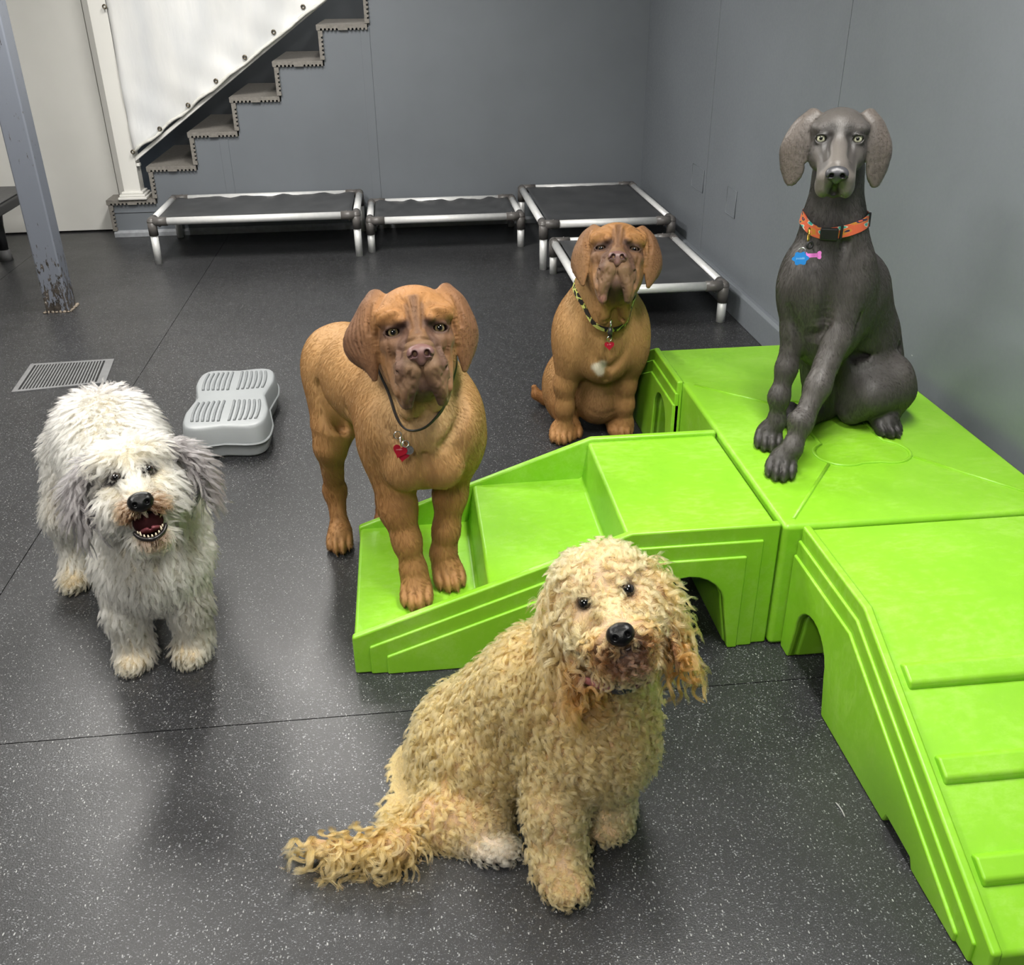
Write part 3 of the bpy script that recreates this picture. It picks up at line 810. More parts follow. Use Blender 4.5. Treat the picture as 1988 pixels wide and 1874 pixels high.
def eyeball(center, fwd, r, mat, parent):
    mb = MB(); bmesh.ops.create_uvsphere(mb.bm, u_segments=24, v_segments=16, radius=1)
    me = bpy.data.meshes.new('eye'); mb.bm.to_mesh(me); mb.bm.free(); me.materials.append(mat); me.polygons.foreach_set('use_smooth', [True]*len(me.polygons))
    o = bpy.data.objects.new('eye', me); COL.objects.link(o)
    f = norm(fwd); a = norm(np.cross((0, 0, 1), f)); b = np.cross(f, a)
    mt = Matrix([[a[0]*r, b[0]*r, f[0]*r, center[0]], [a[1]*r, b[1]*r, f[1]*r, center[1]], [a[2]*r, b[2]*r, f[2]*r, center[2]], [0, 0, 0, 1]])
    o.parent = parent; o.matrix_basis = Matrix.Translation(-Vector(parent.location)) @ mt
    return o
def small_sculpt(name, S, h, mat, parent, base=(0.1, 0.1, 0.1)):
    V, F = S.mesh(h); C, _ = S.attrs(V, base); return np_mesh(name, V, F, mat, parent, C)

def paw(S, tip, fwd, w, col, h=0.05, claw=None, toe_up=0.0, k=0.008, side=(0, 0)):
    "four toes and a pad; tip: point on the ground just under the longest toes"
    f = norm([fwd[0], fwd[1], 0]); r = np.array([-f[1], f[0], 0]); t = np.asarray(tip, float); up = np.array([0, 0, 1.0])
    L = w*1.15
    A = np.array([r, f, up])
    S.ell(t-f*w*0.78+up*h*0.62, (w*0.42, w*0.50, h*0.62), rot=A, col=col, k=0.02)
    for j, (lx, back, sz) in enumerate(((-0.375, 0.30, 0.92), (-0.13, 0.0, 1.05), (0.13, 0.0, 1.05), (0.375, 0.30, 0.92))):
        c = t + r*lx*w - f*(back*w*0.62+w*0.20) + up*h*0.36
        S.ell(c, (w*0.140*sz, w*0.27*sz, h*0.37*sz), rot=A, col=col, k=k)
        S.ell(c - f*w*0.17 + up*h*0.18, (w*0.125*sz, w*0.2, h*0.32), rot=A, col=col, k=0.01)
        if claw is not None:
            S.cap(c+f*w*0.24*sz-up*h*0.05, c+f*w*0.34*sz-up*h*0.22, w*0.035, w*0.018, col=claw, k=0.003, tau=0.002)

# ---- long coats: locks of hair as curves
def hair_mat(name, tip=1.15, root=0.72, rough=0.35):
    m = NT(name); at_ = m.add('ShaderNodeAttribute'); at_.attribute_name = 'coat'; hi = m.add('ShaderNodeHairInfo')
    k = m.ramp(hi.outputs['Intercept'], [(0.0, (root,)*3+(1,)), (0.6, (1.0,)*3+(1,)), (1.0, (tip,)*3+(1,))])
    base = m.mix(1.0, at_.outputs['Color'], k, 'MULTIPLY')
    h = m.add('ShaderNodeBsdfHairPrincipled'); h.parametrization = 'COLOR'; h.model = 'CHIANG'
    m.link(base, h.inputs['Color']); h.inputs['Roughness'].default_value = rough; h.inputs['Radial Roughness'].default_value = 0.55
    h.inputs['Coat'].default_value = 0.0; h.inputs['Random Roughness'].default_value = 0.2
    out = [n for n in m.n if n.type == 'OUTPUT_MATERIAL'][0]
    m.n.remove(m.b); m.link(h.outputs[0], out.inputs[0]); return m.m
def fur(name, S, V, F, C, L, parent, mat, n, guides, lift=0.5, curl=0.006, waves=2.2, clump=0.75, npt=8, r0=0.0005, jit=0.12, seed=1, droop=0.25, spread=0.25, minlen=0.004, spiral=0.5, density=None, fuzz=0.0006, floor=0.0015, even=False):
    rg = np.random.default_rng(seed)
    T = np.vstack([F[:, [0, 1, 2]], F[:, [0, 2, 3]]])
    a, b, c = V[T[:, 0]], V[T[:, 1]], V[T[:, 2]]; nr = np.cross(b-a, c-a); ar = np.linalg.norm(nr, axis=1); nr = nr/np.maximum(ar, 1e-12)[:, None]
    # smooth vertex normals
    VN = np.zeros_like(V)
    for k in range(3): np.add.at(VN, T[:, k], nr*ar[:, None])
    VN /= np.maximum(np.linalg.norm(VN, axis=1), 1e-12)[:, None]
    tl = L[T].mean(1); wgt = ar*(tl > minlen)
    if density is not None: wgt = wgt*density(V[T].mean(1))
    cen = (a+b+c)/3; facing = ((np.array([0, 0, CAMH])-cen)*nr).sum(1) > -0.25*np.linalg.norm(cen-np.array([0, 0, CAMH]), axis=1)
    wgt = wgt*np.where(facing, 1.0, 0.35); cdf = np.cumsum(wgt); cdf /= cdf[-1]
    def sample(m):
        t = np.searchsorted(cdf, rg.random(m)); u, v = rg.random(m), rg.random(m); fl = u+v > 1; u[fl], v[fl] = 1-u[fl], 1-v[fl]
        w_ = 1-u-v; mixv = lambda A: A[T[t, 0]]*(w_[:, None] if A.ndim > 1 else w_)+A[T[t, 1]]*(u[:, None] if A.ndim > 1 else u)+A[T[t, 2]]*(v[:, None] if A.ndim > 1 else v)
        N = mixv(VN); return mixv(V), N/np.linalg.norm(N, axis=1)[:, None], mixv(C), mixv(L)
    gp, gn, gc, gl = sample(guides)
    def dirs(p, N, extra):
        f = S.flow(p)+extra; ft = f-N*(f*N).sum(1)[:, None]; ft /= np.maximum(np.linalg.norm(ft, axis=1), 1e-6)[:, None]
        return ft
    gf = dirs(gp, gn, rg.normal(0, spread, (guides, 3)))
    lf = np.clip(lift*rg.uniform(0.7, 1.3, guides), 0.05, 0.95)[:, None]
    gd = gn*lf+gf*(1-lf); gd /= np.linalg.norm(gd, axis=1)[:, None]
    ga = np.cross(gn, gd); ga /= np.maximum(np.linalg.norm(ga, axis=1), 1e-6)[:, None]; gb = np.cross(gd, ga)
    t = np.linspace(0, 1, npt)
    gl = gl*rg.uniform(0.8, 1.2, guides)
    ph = rg.uniform(0, 2*np.pi, guides); om = 2*np.pi*waves*rg.uniform(0.75, 1.25, guides)
    bend = gf*0.35-gn*droop*lf+np.array([0, 0, -0.25])
    def path(p, d, bd, l):
        return p[:, None]+l[:, None, None]*(d[:, None]*t[None, :, None]+bd[:, None]*(t**2)[None, :, None]*0.5)
    amp = curl*np.clip(gl/0.04, 0.3, 1.6)
    wv = np.minimum(1, t*3)[None]
    goff = (np.sin(om[:, None]*t[None]+ph[:, None])*wv*amp[:, None])[..., None]*ga[:, None]+(np.cos(om[:, None]*t[None]+ph[:, None])*wv*amp[:, None]*spiral)[..., None]*gb[:, None]
    G = path(gp, gd, bend, gl)+goff
    kd = kdtree.KDTree(guides)
    for i in range(guides): kd.insert(gp[i], i)
    kd.balance()
    sp, sn, scol, sl = sample(n)
    near = np.fromiter((kd.find(p)[1] for p in sp), np.int64, n)
    g = near
    base = path(sp, gd[g], bend[g], sl*rg.uniform(0.75, 1.15, n))+goff[g]*rg.uniform(0.7, 1.2, (n, 1, 1))
    cl = clump*np.minimum(1, t*2.5) if even else clump*t**0.8
    base += (G[g]-base)*cl[None, :, None]
    base[:, 1:] += rg.normal(0, 1, (n, npt-1, 3))*fuzz*np.linspace(0.3, 1, npt-1)[None, :, None]
    base[:, :, 2] = np.maximum(base[:, :, 2], floor+rg.random((n, 1))*0.002)
    col = scol*(1+rg.normal(0, jit, (n, 1)))*(1+rg.normal(0, jit*0.8, guides)[g][:, None]); col = np.clip(col, 0.005, 1)
    hc = bpy.data.hair_curves.new(name); hc.add_curves([npt]*n)
    hc.attributes['position'].data.foreach_set('vector', base.astype(np.float32).ravel())
    rad = hc.attributes.get('radius') or hc.attributes.new('radius', 'FLOAT', 'POINT')
    rr = (r0*(1-0.75*t**2))[None]*rg.uniform(0.8, 1.2, (n, 1)); rad.data.foreach_set('value', rr.astype(np.float32).ravel())
    ca = hc.attributes.new('coat', 'FLOAT_COLOR', 'CURVE'); ca.data.foreach_set('color', np.hstack([col, np.ones((n, 1))]).astype(np.float32).ravel())
    hc.materials.append(mat); o = bpy.data.objects.new(name, hc); COL.objects.link(o)
    if parent is not None: attach(o, parent)
    o['kind'] = 'stuff'
    return o

def short_mat(name, k=1.0, rough=0.45, spec=0.3):
    m = NT(name); at_ = m.add('ShaderNodeAttribute'); at_.attribute_name = 'coat'; hi = m.add('ShaderNodeHairInfo')
    r = m.ramp(hi.outputs['Intercept'], [(0.0, (0.9*k,)*3+(1,)), (1.0, (1.15*k,)*3+(1,))])
    m.set(m.mix(1.0, at_.outputs['Color'], r, 'MULTIPLY'), rough, 0, spec); return m.m
# ================================================================ the two mastiffs
lin = lambda r, g, b: np.array(srgb(r, g, b)[:3])
FAWN, FAWN_D, FAWN_L = lin(170, 132, 86), lin(146, 100, 58), lin(184, 154, 112)
HEADC, MASK, EARC, MUZ, DARK = lin(154, 110, 66), lin(96, 71, 55), lin(108, 77, 56), lin(115, 90, 67), lin(66, 48, 43)
def mastiff_head(S, o, R, s=1.0, jaw=0.0, ear_l=1.0, ear_r=1.0, flew=0.0):
    S.setframe(o, R, s)
    k = 0.03
    S.ell((0, -0.035, 0.010), (0.084, 0.108, 0.080), col=HEADC, k=k)                       # skull
    S.ell((0, 0.010, 0.034), (0.070, 0.062, 0.048), col=HEADC, k=k)                        # forehead
    for x in (-1, 1):
        S.ell((x*0.046, -0.010, -0.046), (0.036, 0.066, 0.070), col=HEADC, k=k)            # cheek
        S.ell((x*0.046, 0.042, 0.026), (0.038, 0.026, 0.022), rot=euler_rot('y', -x*20), col=HEADC, k=0.018)  # brow
        S.ell((x*0.047, 0.044, -0.026), (0.028, 0.026, 0.018), col=MASK, k=0.02)           # under the eye
    S.ell((0, 0.072, -0.046), (0.038, 0.062, 0.034), col=MUZ, k=0.022)                     # bridge
    S.ell((0, 0.055, -0.012), (0.020, 0.042, 0.024), col=MASK, k=0.025)
    for x in (-1, 1):
        S.ell((x*0.022, 0.092, -0.074), (0.026, 0.040, 0.026), col=MUZ, k=0.012)           # lip cushion
        S.sheet([[(x*0.006, 0.118, -0.080), (x*0.026, 0.116, -0.076), (x*0.044, 0.088, -0.072), (x*0.050, 0.035, -0.066)],
                 [(x*0.018, 0.112, -0.104), (x*0.032, 0.112, -0.104), (x*0.047, 0.086, -0.102), (x*0.052, 0.035, -0.10)],
                 [(x*0.028, 0.102, -0.128-flew*0.5), (x*0.038, 0.100, -0.130-flew*0.5), (x*0.048, 0.076, -0.128), (x*0.051, 0.035, -0.122)],
                 [(x*0.034, 0.084, -0.148-flew), (x*0.039, 0.080, -0.151-flew), (x*0.044, 0.066, -0.148), (x*0.047, 0.04, -0.136)]],
                [0.011, 0.0105, 0.0095, 0.007], col=MUZ, k=0.012)                           # hanging flew
        S.stroke([(x*0.012, 0.113, -0.098), (x*0.022, 0.106, -0.122), (x*0.032, 0.088, -0.150-flew)], [0.005, 0.006, 0.007], col=DARK*1.4, k=0.005, tau=0.005)   # dark lip edge
    S.ell((0, 0.070, -0.112+jaw), (0.030, 0.042, 0.024), col=lin(96, 72, 62), k=0.010)      # lower jaw
    S.ell((0, 0.092, -0.100+jaw), (0.019, 0.022, 0.016), col=lin(112, 82, 74), k=0.008)
    S.ell((0, 0.005, -0.108), (0.052, 0.072, 0.046), col=MASK*0.5+HEADC*0.5, k=k)           # throat
    # folds of loose skin: ridges first, then creases
    for x in (-1, 1):
        S.crease([(x*0.019, 0.006), (x*0.020, 0.026), (x*0.034, 0.038), (x*0.056, 0.036), (x*0.076, 0.020)], [0.006, 0.008, 0.007, 0.006, 0.003], lift=-0.003, op='u', k=0.010, col=HEADC)
        S.crease([(x*0.006, 0.012), (x*0.007, 0.040), (x*0.010, 0.064)], [0.005, 0.006, 0.003], lift=-0.003, op='u', k=0.008, col=HEADC)
        S.ell(S.onskin([(x*0.029, 0.0225)], -0.004)[0], (0.0120, 0.011, 0.0100), col=HEADC, k=0.005)   # knob over the eye
        S.crease([(x*0.026, -0.018), (x*0.040, -0.040), (x*0.047, -0.070), (x*0.052, -0.10)], [0.004, 0.006, 0.006, 0.004], lift=-0.002, op='u', k=0.010, col=MUZ)
        S.crease([(x*0.058, -0.040), (x*0.060, -0.080), (x*0.052, -0.125)], [0.006, 0.008, 0.006], lift=-0.003, op='u', k=0.012, col=HEADC*0.6+MASK*0.4)
        S.crease([(x*0.002, -0.004), (x*0.003, 0.030), (x*0.004, 0.062)], [0.002, 0.004, 0.003], op='s', k=0.006, lift=0.001)
        S.crease([(x*0.012, 0.004), (x*0.0125, 0.030), (x*0.018, 0.056), (x*0.030, 0.070)], [0.003, 0.0042, 0.004, 0.002], op='s', k=0.006, lift=0.001)
        S.crease([(x*0.016, 0.022), (x*0.022, 0.040), (x*0.040, 0.048), (x*0.062, 0.044), (x*0.078, 0.030)], [0.002, 0.004, 0.004, 0.0035, 0.002], k=0.006, lift=0.001)
        S.crease([(x*0.017, 0.036), (x*0.0155, 0.018), (x*0.022, 0.008), (x*0.036, 0.005)], [0.002, 0.004, 0.0045, 0.003], k=0.005, lift=0.001)
        S.crease([(x*0.022, 0.000), (x*0.031, -0.022), (x*0.042, -0.048), (x*0.050, -0.085)], [0.003, 0.005, 0.005, 0.003], k=0.007, lift=0.001)   # fold beside the muzzle
        S.crease([(x*0.025, -0.034), (x*0.036, -0.038), (x*0.043, -0.036)], 0.0026, k=0.005, lift=0.001)
        S.crease([(x*0.062, -0.022), (x*0.056, -0.060), (x*0.054, -0.11), (x*0.05, -0.14)], [0.002, 0.004, 0.005, 0.003], k=0.009, lift=0.001)
        rg = np.random.default_rng(7 if x > 0 else 8)
        for j in range(8):
            a = rg.uniform(0.016, 0.044); z = -0.062-rg.uniform(0, 0.068)
            S.crease([(x*a, z), (x*(a+0.006), z-0.010), (x*(a+0.003), z-0.020)], 0.0024, k=0.005, n=8, lift=0.0012)
    S.crease([(0, -0.066), (0, -0.090)], 0.0026, k=0.005, lift=0.001)
    S.crease([(-0.026, -0.024), (0, -0.016), (0.026, -0.024)], 0.003, k=0.007, lift=0.001)
    S.crease([(-0.022, -0.032), (0, -0.025), (0.022, -0.032)], 0.0024, k=0.006, lift=0.001)
    # coat markings, plus darker lines painted along the skin furrows
    for x in (-1, 1):
        S.crease([(x*0.036, 0.006), (x*0.056, 0.004), (x*0.070, -0.006)], 0.008, op='p', col=DARK, tau=0.010, amt=0.7)
        S.crease([(x*0.024, 0.010), (x*0.027, -0.012), (x*0.036, -0.040), (x*0.046, -0.070)], 0.007, op='p', col=DARK*1.5, tau=0.009, amt=0.75)
        S.crease([(x*0.020, 0.014), (x*0.030, 0.008), (x*0.040, 0.008)], 0.004, op='p', col=DARK*0.5, tau=0.004, amt=0.8)
        S.crease([(x*0.003, -0.004), (x*0.004, 0.066)], 0.003, op='p', col=MASK, tau=0.006, amt=0.6)
        S.crease([(x*0.013, 0.006), (x*0.015, 0.05)], 0.002, op='p', col=MASK, tau=0.004, amt=0.6)
        S.crease([(x*0.056, -0.03), (x*0.05, -0.08)], 0.014, op='p', col=MASK, tau=0.016, amt=0.5)
    S.ell((0, 0.075, -0.13), (0.026, 0.045, 0.026), op='p', col=DARK*0.7, tau=0.012, amt=0.6)
    # ears
    for x, q in ((-1, ear_l), (1, ear_r)):
        S.sheet([[(x*0.060, 0.000, 0.070), (x*0.072, -0.014, 0.078), (x*0.082, -0.035, 0.074), (x*0.080, -0.06, 0.058)],
                 [(x*0.078, 0.014, 0.050), (x*0.096, 0.002, 0.054), (x*0.110, -0.022, 0.046), (x*0.112, -0.05, 0.026)],
                 [(x*0.083, 0.022, 0.010), (x*0.102, 0.018, 0.010), (x*0.125*q, -0.006, 0.000), (x*0.132*q, -0.036, -0.020)],
                 [(x*0.083, 0.018, -0.034), (x*0.099, 0.016, -0.034), (x*0.121*q, -0.002, -0.036), (x*0.126*q, -0.026, -0.052)],
                 [(x*0.086, 0.012, -0.068), (x*0.095, 0.010, -0.070), (x*0.108, 0.002, -0.072), (x*0.110, -0.010, -0.078)],
                 [(x*0.092, 0.006, -0.094), (x*0.094, 0.004, -0.096), (x*0.097, 0.002, -0.096), (x*0.098, 0.0, -0.096)]],
                [0.011, 0.006, 0.005, 0.0045, 0.004], nu=16, nv=52, col=EARC, k=0.008, tau=0.006)
        S.stroke([(x*0.060, 0.002, 0.066), (x*0.078, 0.020, 0.048), (x*0.085, 0.026, 0.010), (x*0.084, 0.020, -0.035)], [0.011, 0.008, 0.006, 0.004], col=EARC*0.4+HEADC*0.6, k=0.008)
        S.stroke([(x*0.086, 0.020, 0.060), (x*0.094, 0.022, 0.030), (x*0.095, 0.026, 0.0)], [0.003, 0.005, 0.003], op='s', k=0.008)
def mastiff_face(S, o, R, s, lid=0.0085, xe=0.0485):
    S.setframe(o, R, s); out = []
    for x in (-1, 1):
        l = np.array(S.onskin([(x*xe, -0.001)])[0]); c = l + np.array((-x*0.001, -0.0105, 0))
        up = [l+np.array((a, b, z)) for a, b, z in ((-0.016, -0.004, -0.001), (-0.008, 0.001, lid), (0.008, 0.001, lid), (0.016, -0.004, -0.001))]
        dn = [l+np.array((a, b, z)) for a, b, z in ((-0.016, -0.004, -0.002), (-0.008, 0.0, -lid), (0.008, 0.0, -lid), (0.016, -0.004, -0.002))]
        S.stroke(up, 0.0034, col=DARK*0.8, k=0.006, tau=0.003); S.stroke(dn, 0.0034, col=lin(140, 106, 98), k=0.006, tau=0.003)
        S.ell(l+np.array((0, -0.001, 0)), (0.0150, 0.016, lid-0.001), rot=euler_rot('y', x*8), op='s', k=0.003)
        S.ell(l, (0.018, 0.02, 0.010), op='p', col=DARK*0.5, tau=0.003, amt=0.6)
        out.append(S.w(c))
    return out
NOSE_M = simple('pinkish brown nose leather', srgb(150, 112, 106), 0.38, var=0.15, scale=200, bump=0.25)
def mastiff_nose(root, o, R, s):
    N = Sculpt(); N.setframe(o, R, s); c = lin(112, 83, 78)
    N.ell((0, 0.122, -0.043), (0.024, 0.018, 0.017), col=c, k=0.01)
    for x in (-1, 1): N.ell((x*0.0150, 0.127, -0.045), (0.0125, 0.014, 0.0135), col=c, k=0.007)
    N.ell((0, 0.125, -0.058), (0.010, 0.011, 0.012), col=c, k=0.008)
    for x in (-1, 1):
        N.ell((x*0.0125, 0.142, -0.045), (0.0058, 0.014, 0.0070), op='s', k=0.003)
        N.stroke([(x*0.017, 0.140, -0.048), (x*0.025, 0.128, -0.052)], 0.0022, op='s', k=0.003)
    N.stroke([(0, 0.144, -0.040), (0, 0.142, -0.050), (0, 0.138, -0.070)], 0.0018, op='s', k=0.003)
    for x in (-1, 1): N.ell((x*0.0125, 0.134, -0.045), (0.006, 0.012, 0.007), op='p', col=lin(60, 38, 40), tau=0.003, amt=0.9)
    return small_sculpt('nose', N, 0.0018, NOSE_COAT, root, c)
NOSE_COAT = coat('nose leather', 0.36, 0.1, (90,)*3, 0.3, 600, 0.5, 0.0)
COAT_SHORT = coat('short mastiff coat', 0.60, 0.18, (14,)*3, 0.6, 330, 0.25, 0.04)
EYE_AMBER = eye_mat('amber eye', (0.20, 0.155, 0.075, 1), 0.38, 0.78)
EYE_BROWN = eye_mat('brown eye', (0.07, 0.045, 0.03, 1), 0.42, 0.80, gloss=0.3)
M['chrome'] = simple('bright steel', srgb(200, 200, 200), 0.2, 1.0, var=0.05)
M['tag_red'] = simple('red enamel tag', srgb(168, 22, 44), 0.3, 0.4)
M['strap_black'] = simple('black webbing', (0.012, 0.012, 0.013, 1), 0.6)
def heart_tag(c, R2, s, parent, mat, nm='tag', th=0.0016):
    "flat heart; R2 rows: across, normal, up"
    pts = []
    for k in range(40):
        t = 2*math.pi*k/40; x = 16*math.sin(t)**3/16; z = (13*math.cos(t)-5*math.cos(2*t)-2*math.cos(3*t)-math.cos(4*t))/16
        pts.append((x*s, z*s))
    mb = MB(); A = [mb.bm.verts.new(c+R2[0]*x+R2[2]*z-R2[1]*th) for x, z in pts]; B = [mb.bm.verts.new(c+R2[0]*x+R2[2]*z+R2[1]*th) for x, z in pts]
    mb.bm.faces.new(A); mb.bm.faces.new(B[::-1])
    for i in range(40): mb.bm.faces.new((A[i], A[(i+1) % 40], B[(i+1) % 40], B[i]))
    return mb.build(nm, mat, parent)
def ring_at(c, nrm, r, th, parent, mat, nm='ring', n=16, oval=1.0):
    nrm = norm(nrm); a = norm(np.cross(nrm, (0.3, 0.2, 1))); b = np.cross(nrm, a)
    return MB().tube([c+a*r*math.cos(t)+b*r*oval*math.sin(t) for t in np.linspace(0, 2*math.pi, n, endpoint=False)], th, 6, closed=True).build(nm, mat, parent, smooth=True)
def scribble(c, R2, w, hgt, rows, parent, mat, seed=1):
    "short engraved strokes standing for worn lettering"
    rg = random.Random(seed); mb = MB()
    for j in range(rows):
        z = hgt*(0.5-(j+0.5)/rows); x = -w/2
        while x < w/2-0.0008:
            dz = rg.uniform(0.2, 0.45)*hgt/rows; x2 = x+rg.uniform(0.0008, 0.0016)
            mb.tube([c+R2[0]*x+R2[2]*(z-dz), c+R2[0]*((x+x2)/2)+R2[2]*(z+dz), c+R2[0]*x2+R2[2]*(z-dz*0.6)], 0.00022, 4); x = x2+0.0003
    return mb.build('lettering', mat, parent)
def strap(S, pts, wid, th, mat, parent, nm='collar', push=0.004, closed=True, n=90, up=(0, 0, 1), cols=None):
    "band through rough points, laid on the skin of the sculpt"
    P_ = np.asarray(pts, float); q = catmull(np.vstack([P_, P_[:1]]), n)[:-1] if closed else catmull(P_, n)
    c0 = q.mean(0); pos = []; nor = []
    for p in q:
        d = p-c0; d -= np.asarray(up)*0; dn = norm(d)
        ts = np.arange(0, 0.16, 0.0015); f = S.field(p+dn*0.05-ts[:, None]*dn); i = int(np.argmax(f < 0)) if (f < 0).any() else 33
        pos.append(p+dn*0.05-ts[i]*dn); nor.append(dn)
    pos = np.array(pos); nor = np.array(nor)
    for _ in range(4): pos = 0.5*pos+0.25*(np.roll(pos, 1, 0)+np.roll(pos, -1, 0)) if closed else pos
    m = len(pos); mb = MB(); rings = []
    for i in range(m):
        t = norm(pos[(i+1) % m]-pos[i-1]); sd = norm(np.cross(t, nor[i])); o_ = norm(np.cross(sd, t)); o_ = o_ if o_ @ nor[i] > 0 else -o_
        rings.append([mb.bm.verts.new(pos[i]+o_*(push+b*th)+sd*a*wid/2) for a, b in ((-1, 0), (-1, 1), (1, 1), (1, 0))])
    for i in range(m if closed else m-1):
        A, B = rings[i], rings[(i+1) % m]
        for kx in range(4): mb.bm.faces.new((A[kx], A[(kx+1) % 4], B[(kx+1) % 4], B[kx]))
    o = mb.build(nm, mat, parent)
    return o, pos, nor

SHORT_TAN = short_mat('short tan hair')
def short_coat(S, V, F, C, root, HO, HR, sc, n, mat, flow, seed, L0=0.0085, bare=()):
    "fine short hair lying along the body; none on the lips and round the eyes"
    l = ((V-HO) @ HR.T)/sc
    head = np.exp(-np.maximum(np.linalg.norm(l*np.array([1, 0.8, 1])+np.array([0, 0.02, 0.02]), axis=1)-0.15, 0)/0.02)
    L = np.full(len(V), L0)*(1-0.45*head)
    fc = (l[:, 1] > 0.045) & (np.abs(l[:, 0]) < 0.075) & (l[:, 2] < 0.02) & (l[:, 2] > -0.19) & (head > 0.5)
    L[fc] = 0.0
    class Fl:
        @staticmethod
        def flow(p):
            q = ((p-HO) @ HR.T)/sc; h = np.exp(-np.maximum(np.linalg.norm(q, axis=1)-0.14, 0)/0.03)[:, None]
            up = np.stack([q[:, 0]*6, np.full(len(q), -0.6), 0.3+q[:, 2]*4], 1) @ HR
            return h*up+(1-h)*np.asarray(flow, float)
    return fur('coat_hair', Fl, V, F, C, L, root, mat, n, 14000, lift=0.09, curl=0.0005, waves=0.8, clump=0.25, npt=4, r0=0.00022, jit=0.05, seed=seed, droop=0.1, spread=0.14, minlen=0.002, fuzz=0.0003)

# ---------------------------------------------------------------- standing mastiff on the lowest green step
def standing_mastiff():
    S = Sculpt()
    E = at(808, 640, 2.10); HR = look(norm(np.array([0.10, -2.1, 0.66])), math.radians(2.0))
    HO = E - HR[1]*0.058
    S.setframe()
    c = FAWN; k = 0.05
    hip = np.array([-0.215, 2.74, 0.575]); 
    S.ell((-0.005, 2.31, 0.585), (0.150, 0.17, 0.170), col=c, k=k)                          # ribcage front
    S.cap((-0.03, 2.38, 0.595), (-0.13, 2.58, 0.585), 0.150, 0.128, col=c, k=k)
    S.cap((-0.13, 2.58, 0.59), hip, 0.128, 0.122, col=c, k=k)
    S.ell((0.005, 2.215, 0.535), (0.118, 0.10, 0.112), col=FAWN, k=0.05)                    # breast
    S.ell((0.005, 2.19, 0.62), (0.105, 0.085, 0.10), col=FAWN_L, k=0.05)
    for x in (-1, 1): S.ell((0.005+x*0.108, 2.265, 0.56), (0.058, 0.095, 0.125), col=c, k=0.04)   # shoulder
    S.cap((0.0, 2.20, 0.80), (-0.005, 2.30, 0.66), 0.092, 0.118, col=FAWN_L*0.5+FAWN*0.5, k=0.05)   # neck
    S.cap((0.005, 2.165, 0.76), (0.01, 2.165, 0.635), 0.068, 0.070, col=FAWN_L, k=0.03)     # throat skin
    S.ell((-0.022, 2.10, 0.700), (0.030, 0.030, 0.038), col=FAWN_L*0.6+FAWN*0.4, k=0.014)   # dewlap folds
    S.ell((0.040, 2.105, 0.715), (0.020, 0.025, 0.036), col=FAWN_L*0.6+FAWN*0.4, k=0.014)
    S.stroke([(-0.02, 2.085, 0.668), (0.01, 2.088, 0.662), (0.045, 2.095, 0.672)], 0.004, op='s', k=0.012)
    S.stroke([(0.012, 2.105, 0.50), (0.016, 2.118, 0.46), (0.010, 2.135, 0.43)], 0.006, op='s', k=0.02)
    # hind leg at the left of the picture
    kn = at(640, 872, 2.60); hk = at(650, 952, 2.70); pst = at(661, 1030, 2.655)
    S.ell((-0.268, 2.72, 0.505), (0.066, 0.115, 0.155), col=c, k=0.05, tau=0.05)
    S.ell((-0.262, 2.66, 0.42), (0.046, 0.080, 0.11), col=c, k=0.045, tau=0.05)
    S.chain([(-0.258, 2.63, 0.40), kn+np.array((0, 0.02, 0.0)), hk, pst, (-0.272, 2.63, 0.035)], [0.062, 0.041, 0.029, 0.025, 0.029], col=FAWN_D*0.6+FAWN*0.4, k=0.035, tau=0.05)
    S.cap(hk+np.array((0, 0.025, 0.02)), hk, 0.020, 0.028, col=FAWN_D, k=0.02)
    paw(S, (-0.274, 2.572, 0.0), (0.02, -1), 0.080, FAWN_D*0.5+FAWN*0.5, 0.058, claw=lin(70, 60, 52))
    # other hind leg, mostly behind
    S.ell((-0.115, 2.78, 0.49), (0.062, 0.11, 0.15), col=c, k=0.05)
    S.chain([(-0.118, 2.72, 0.40), (-0.125, 2.69, 0.33), (-0.135, 2.80, 0.17), (-0.128, 2.77, 0.08), (-0.126, 2.74, 0.035)], [0.060, 0.041, 0.029, 0.025, 0.029], col=FAWN_D, k=0.035, tau=0.05)
    paw(S, (-0.124, 2.68, 0.0), (0.05, -1), 0.080, FAWN_D, 0.058, claw=lin(70, 60, 52))
    # forelegs
    z0 = 0.110
    p1, p2 = atz(809, 1190, z0), atz(880, 1153, z0)
    def foreleg(pts, rs, tip, fw, wd):
        S.chain(pts, rs, col=FAWN_D*0.6+FAWN*0.4, k=0.028, tau=0.04)
        paw(S, tip, fw, wd, FAWN_D*0.55+FAWN*0.45, 0.062, claw=lin(60, 50, 44))
    foreleg([(-0.088, 2.235, 0.53), at(772, 985, 2.205), at(790, 1050, 2.18), at(803, 1108, 2.165), at(811, 1150, 2.150), p1+np.array((0, 0.062, 0.028))], [0.066, 0.047, 0.034, 0.031, 0.0265, 0.030], p1+np.array((0, 0, 0)), (-0.05, -1), 0.086)
    foreleg([(0.095, 2.255, 0.53), at(874, 960, 2.255), at(866, 1030, 2.24), at(861, 1075, 2.235), at(866, 1108, 2.220), p2+np.array((-0.004, 0.062, 0.028))], [0.062, 0.042, 0.033, 0.032, 0.0265, 0.030], p2, (0.16, -1), 0.086)
    S.ell(at(828, 1150, 2.16), (0.007, 0.007, 0.012), col=lin(60, 48, 40), k=0.006)
    # muscle lines
    S.stroke([(-0.10, 2.115, 0.62), (-0.075, 2.10, 0.54), (-0.035, 2.10, 0.475)], 0.006, op='s', k=0.03)
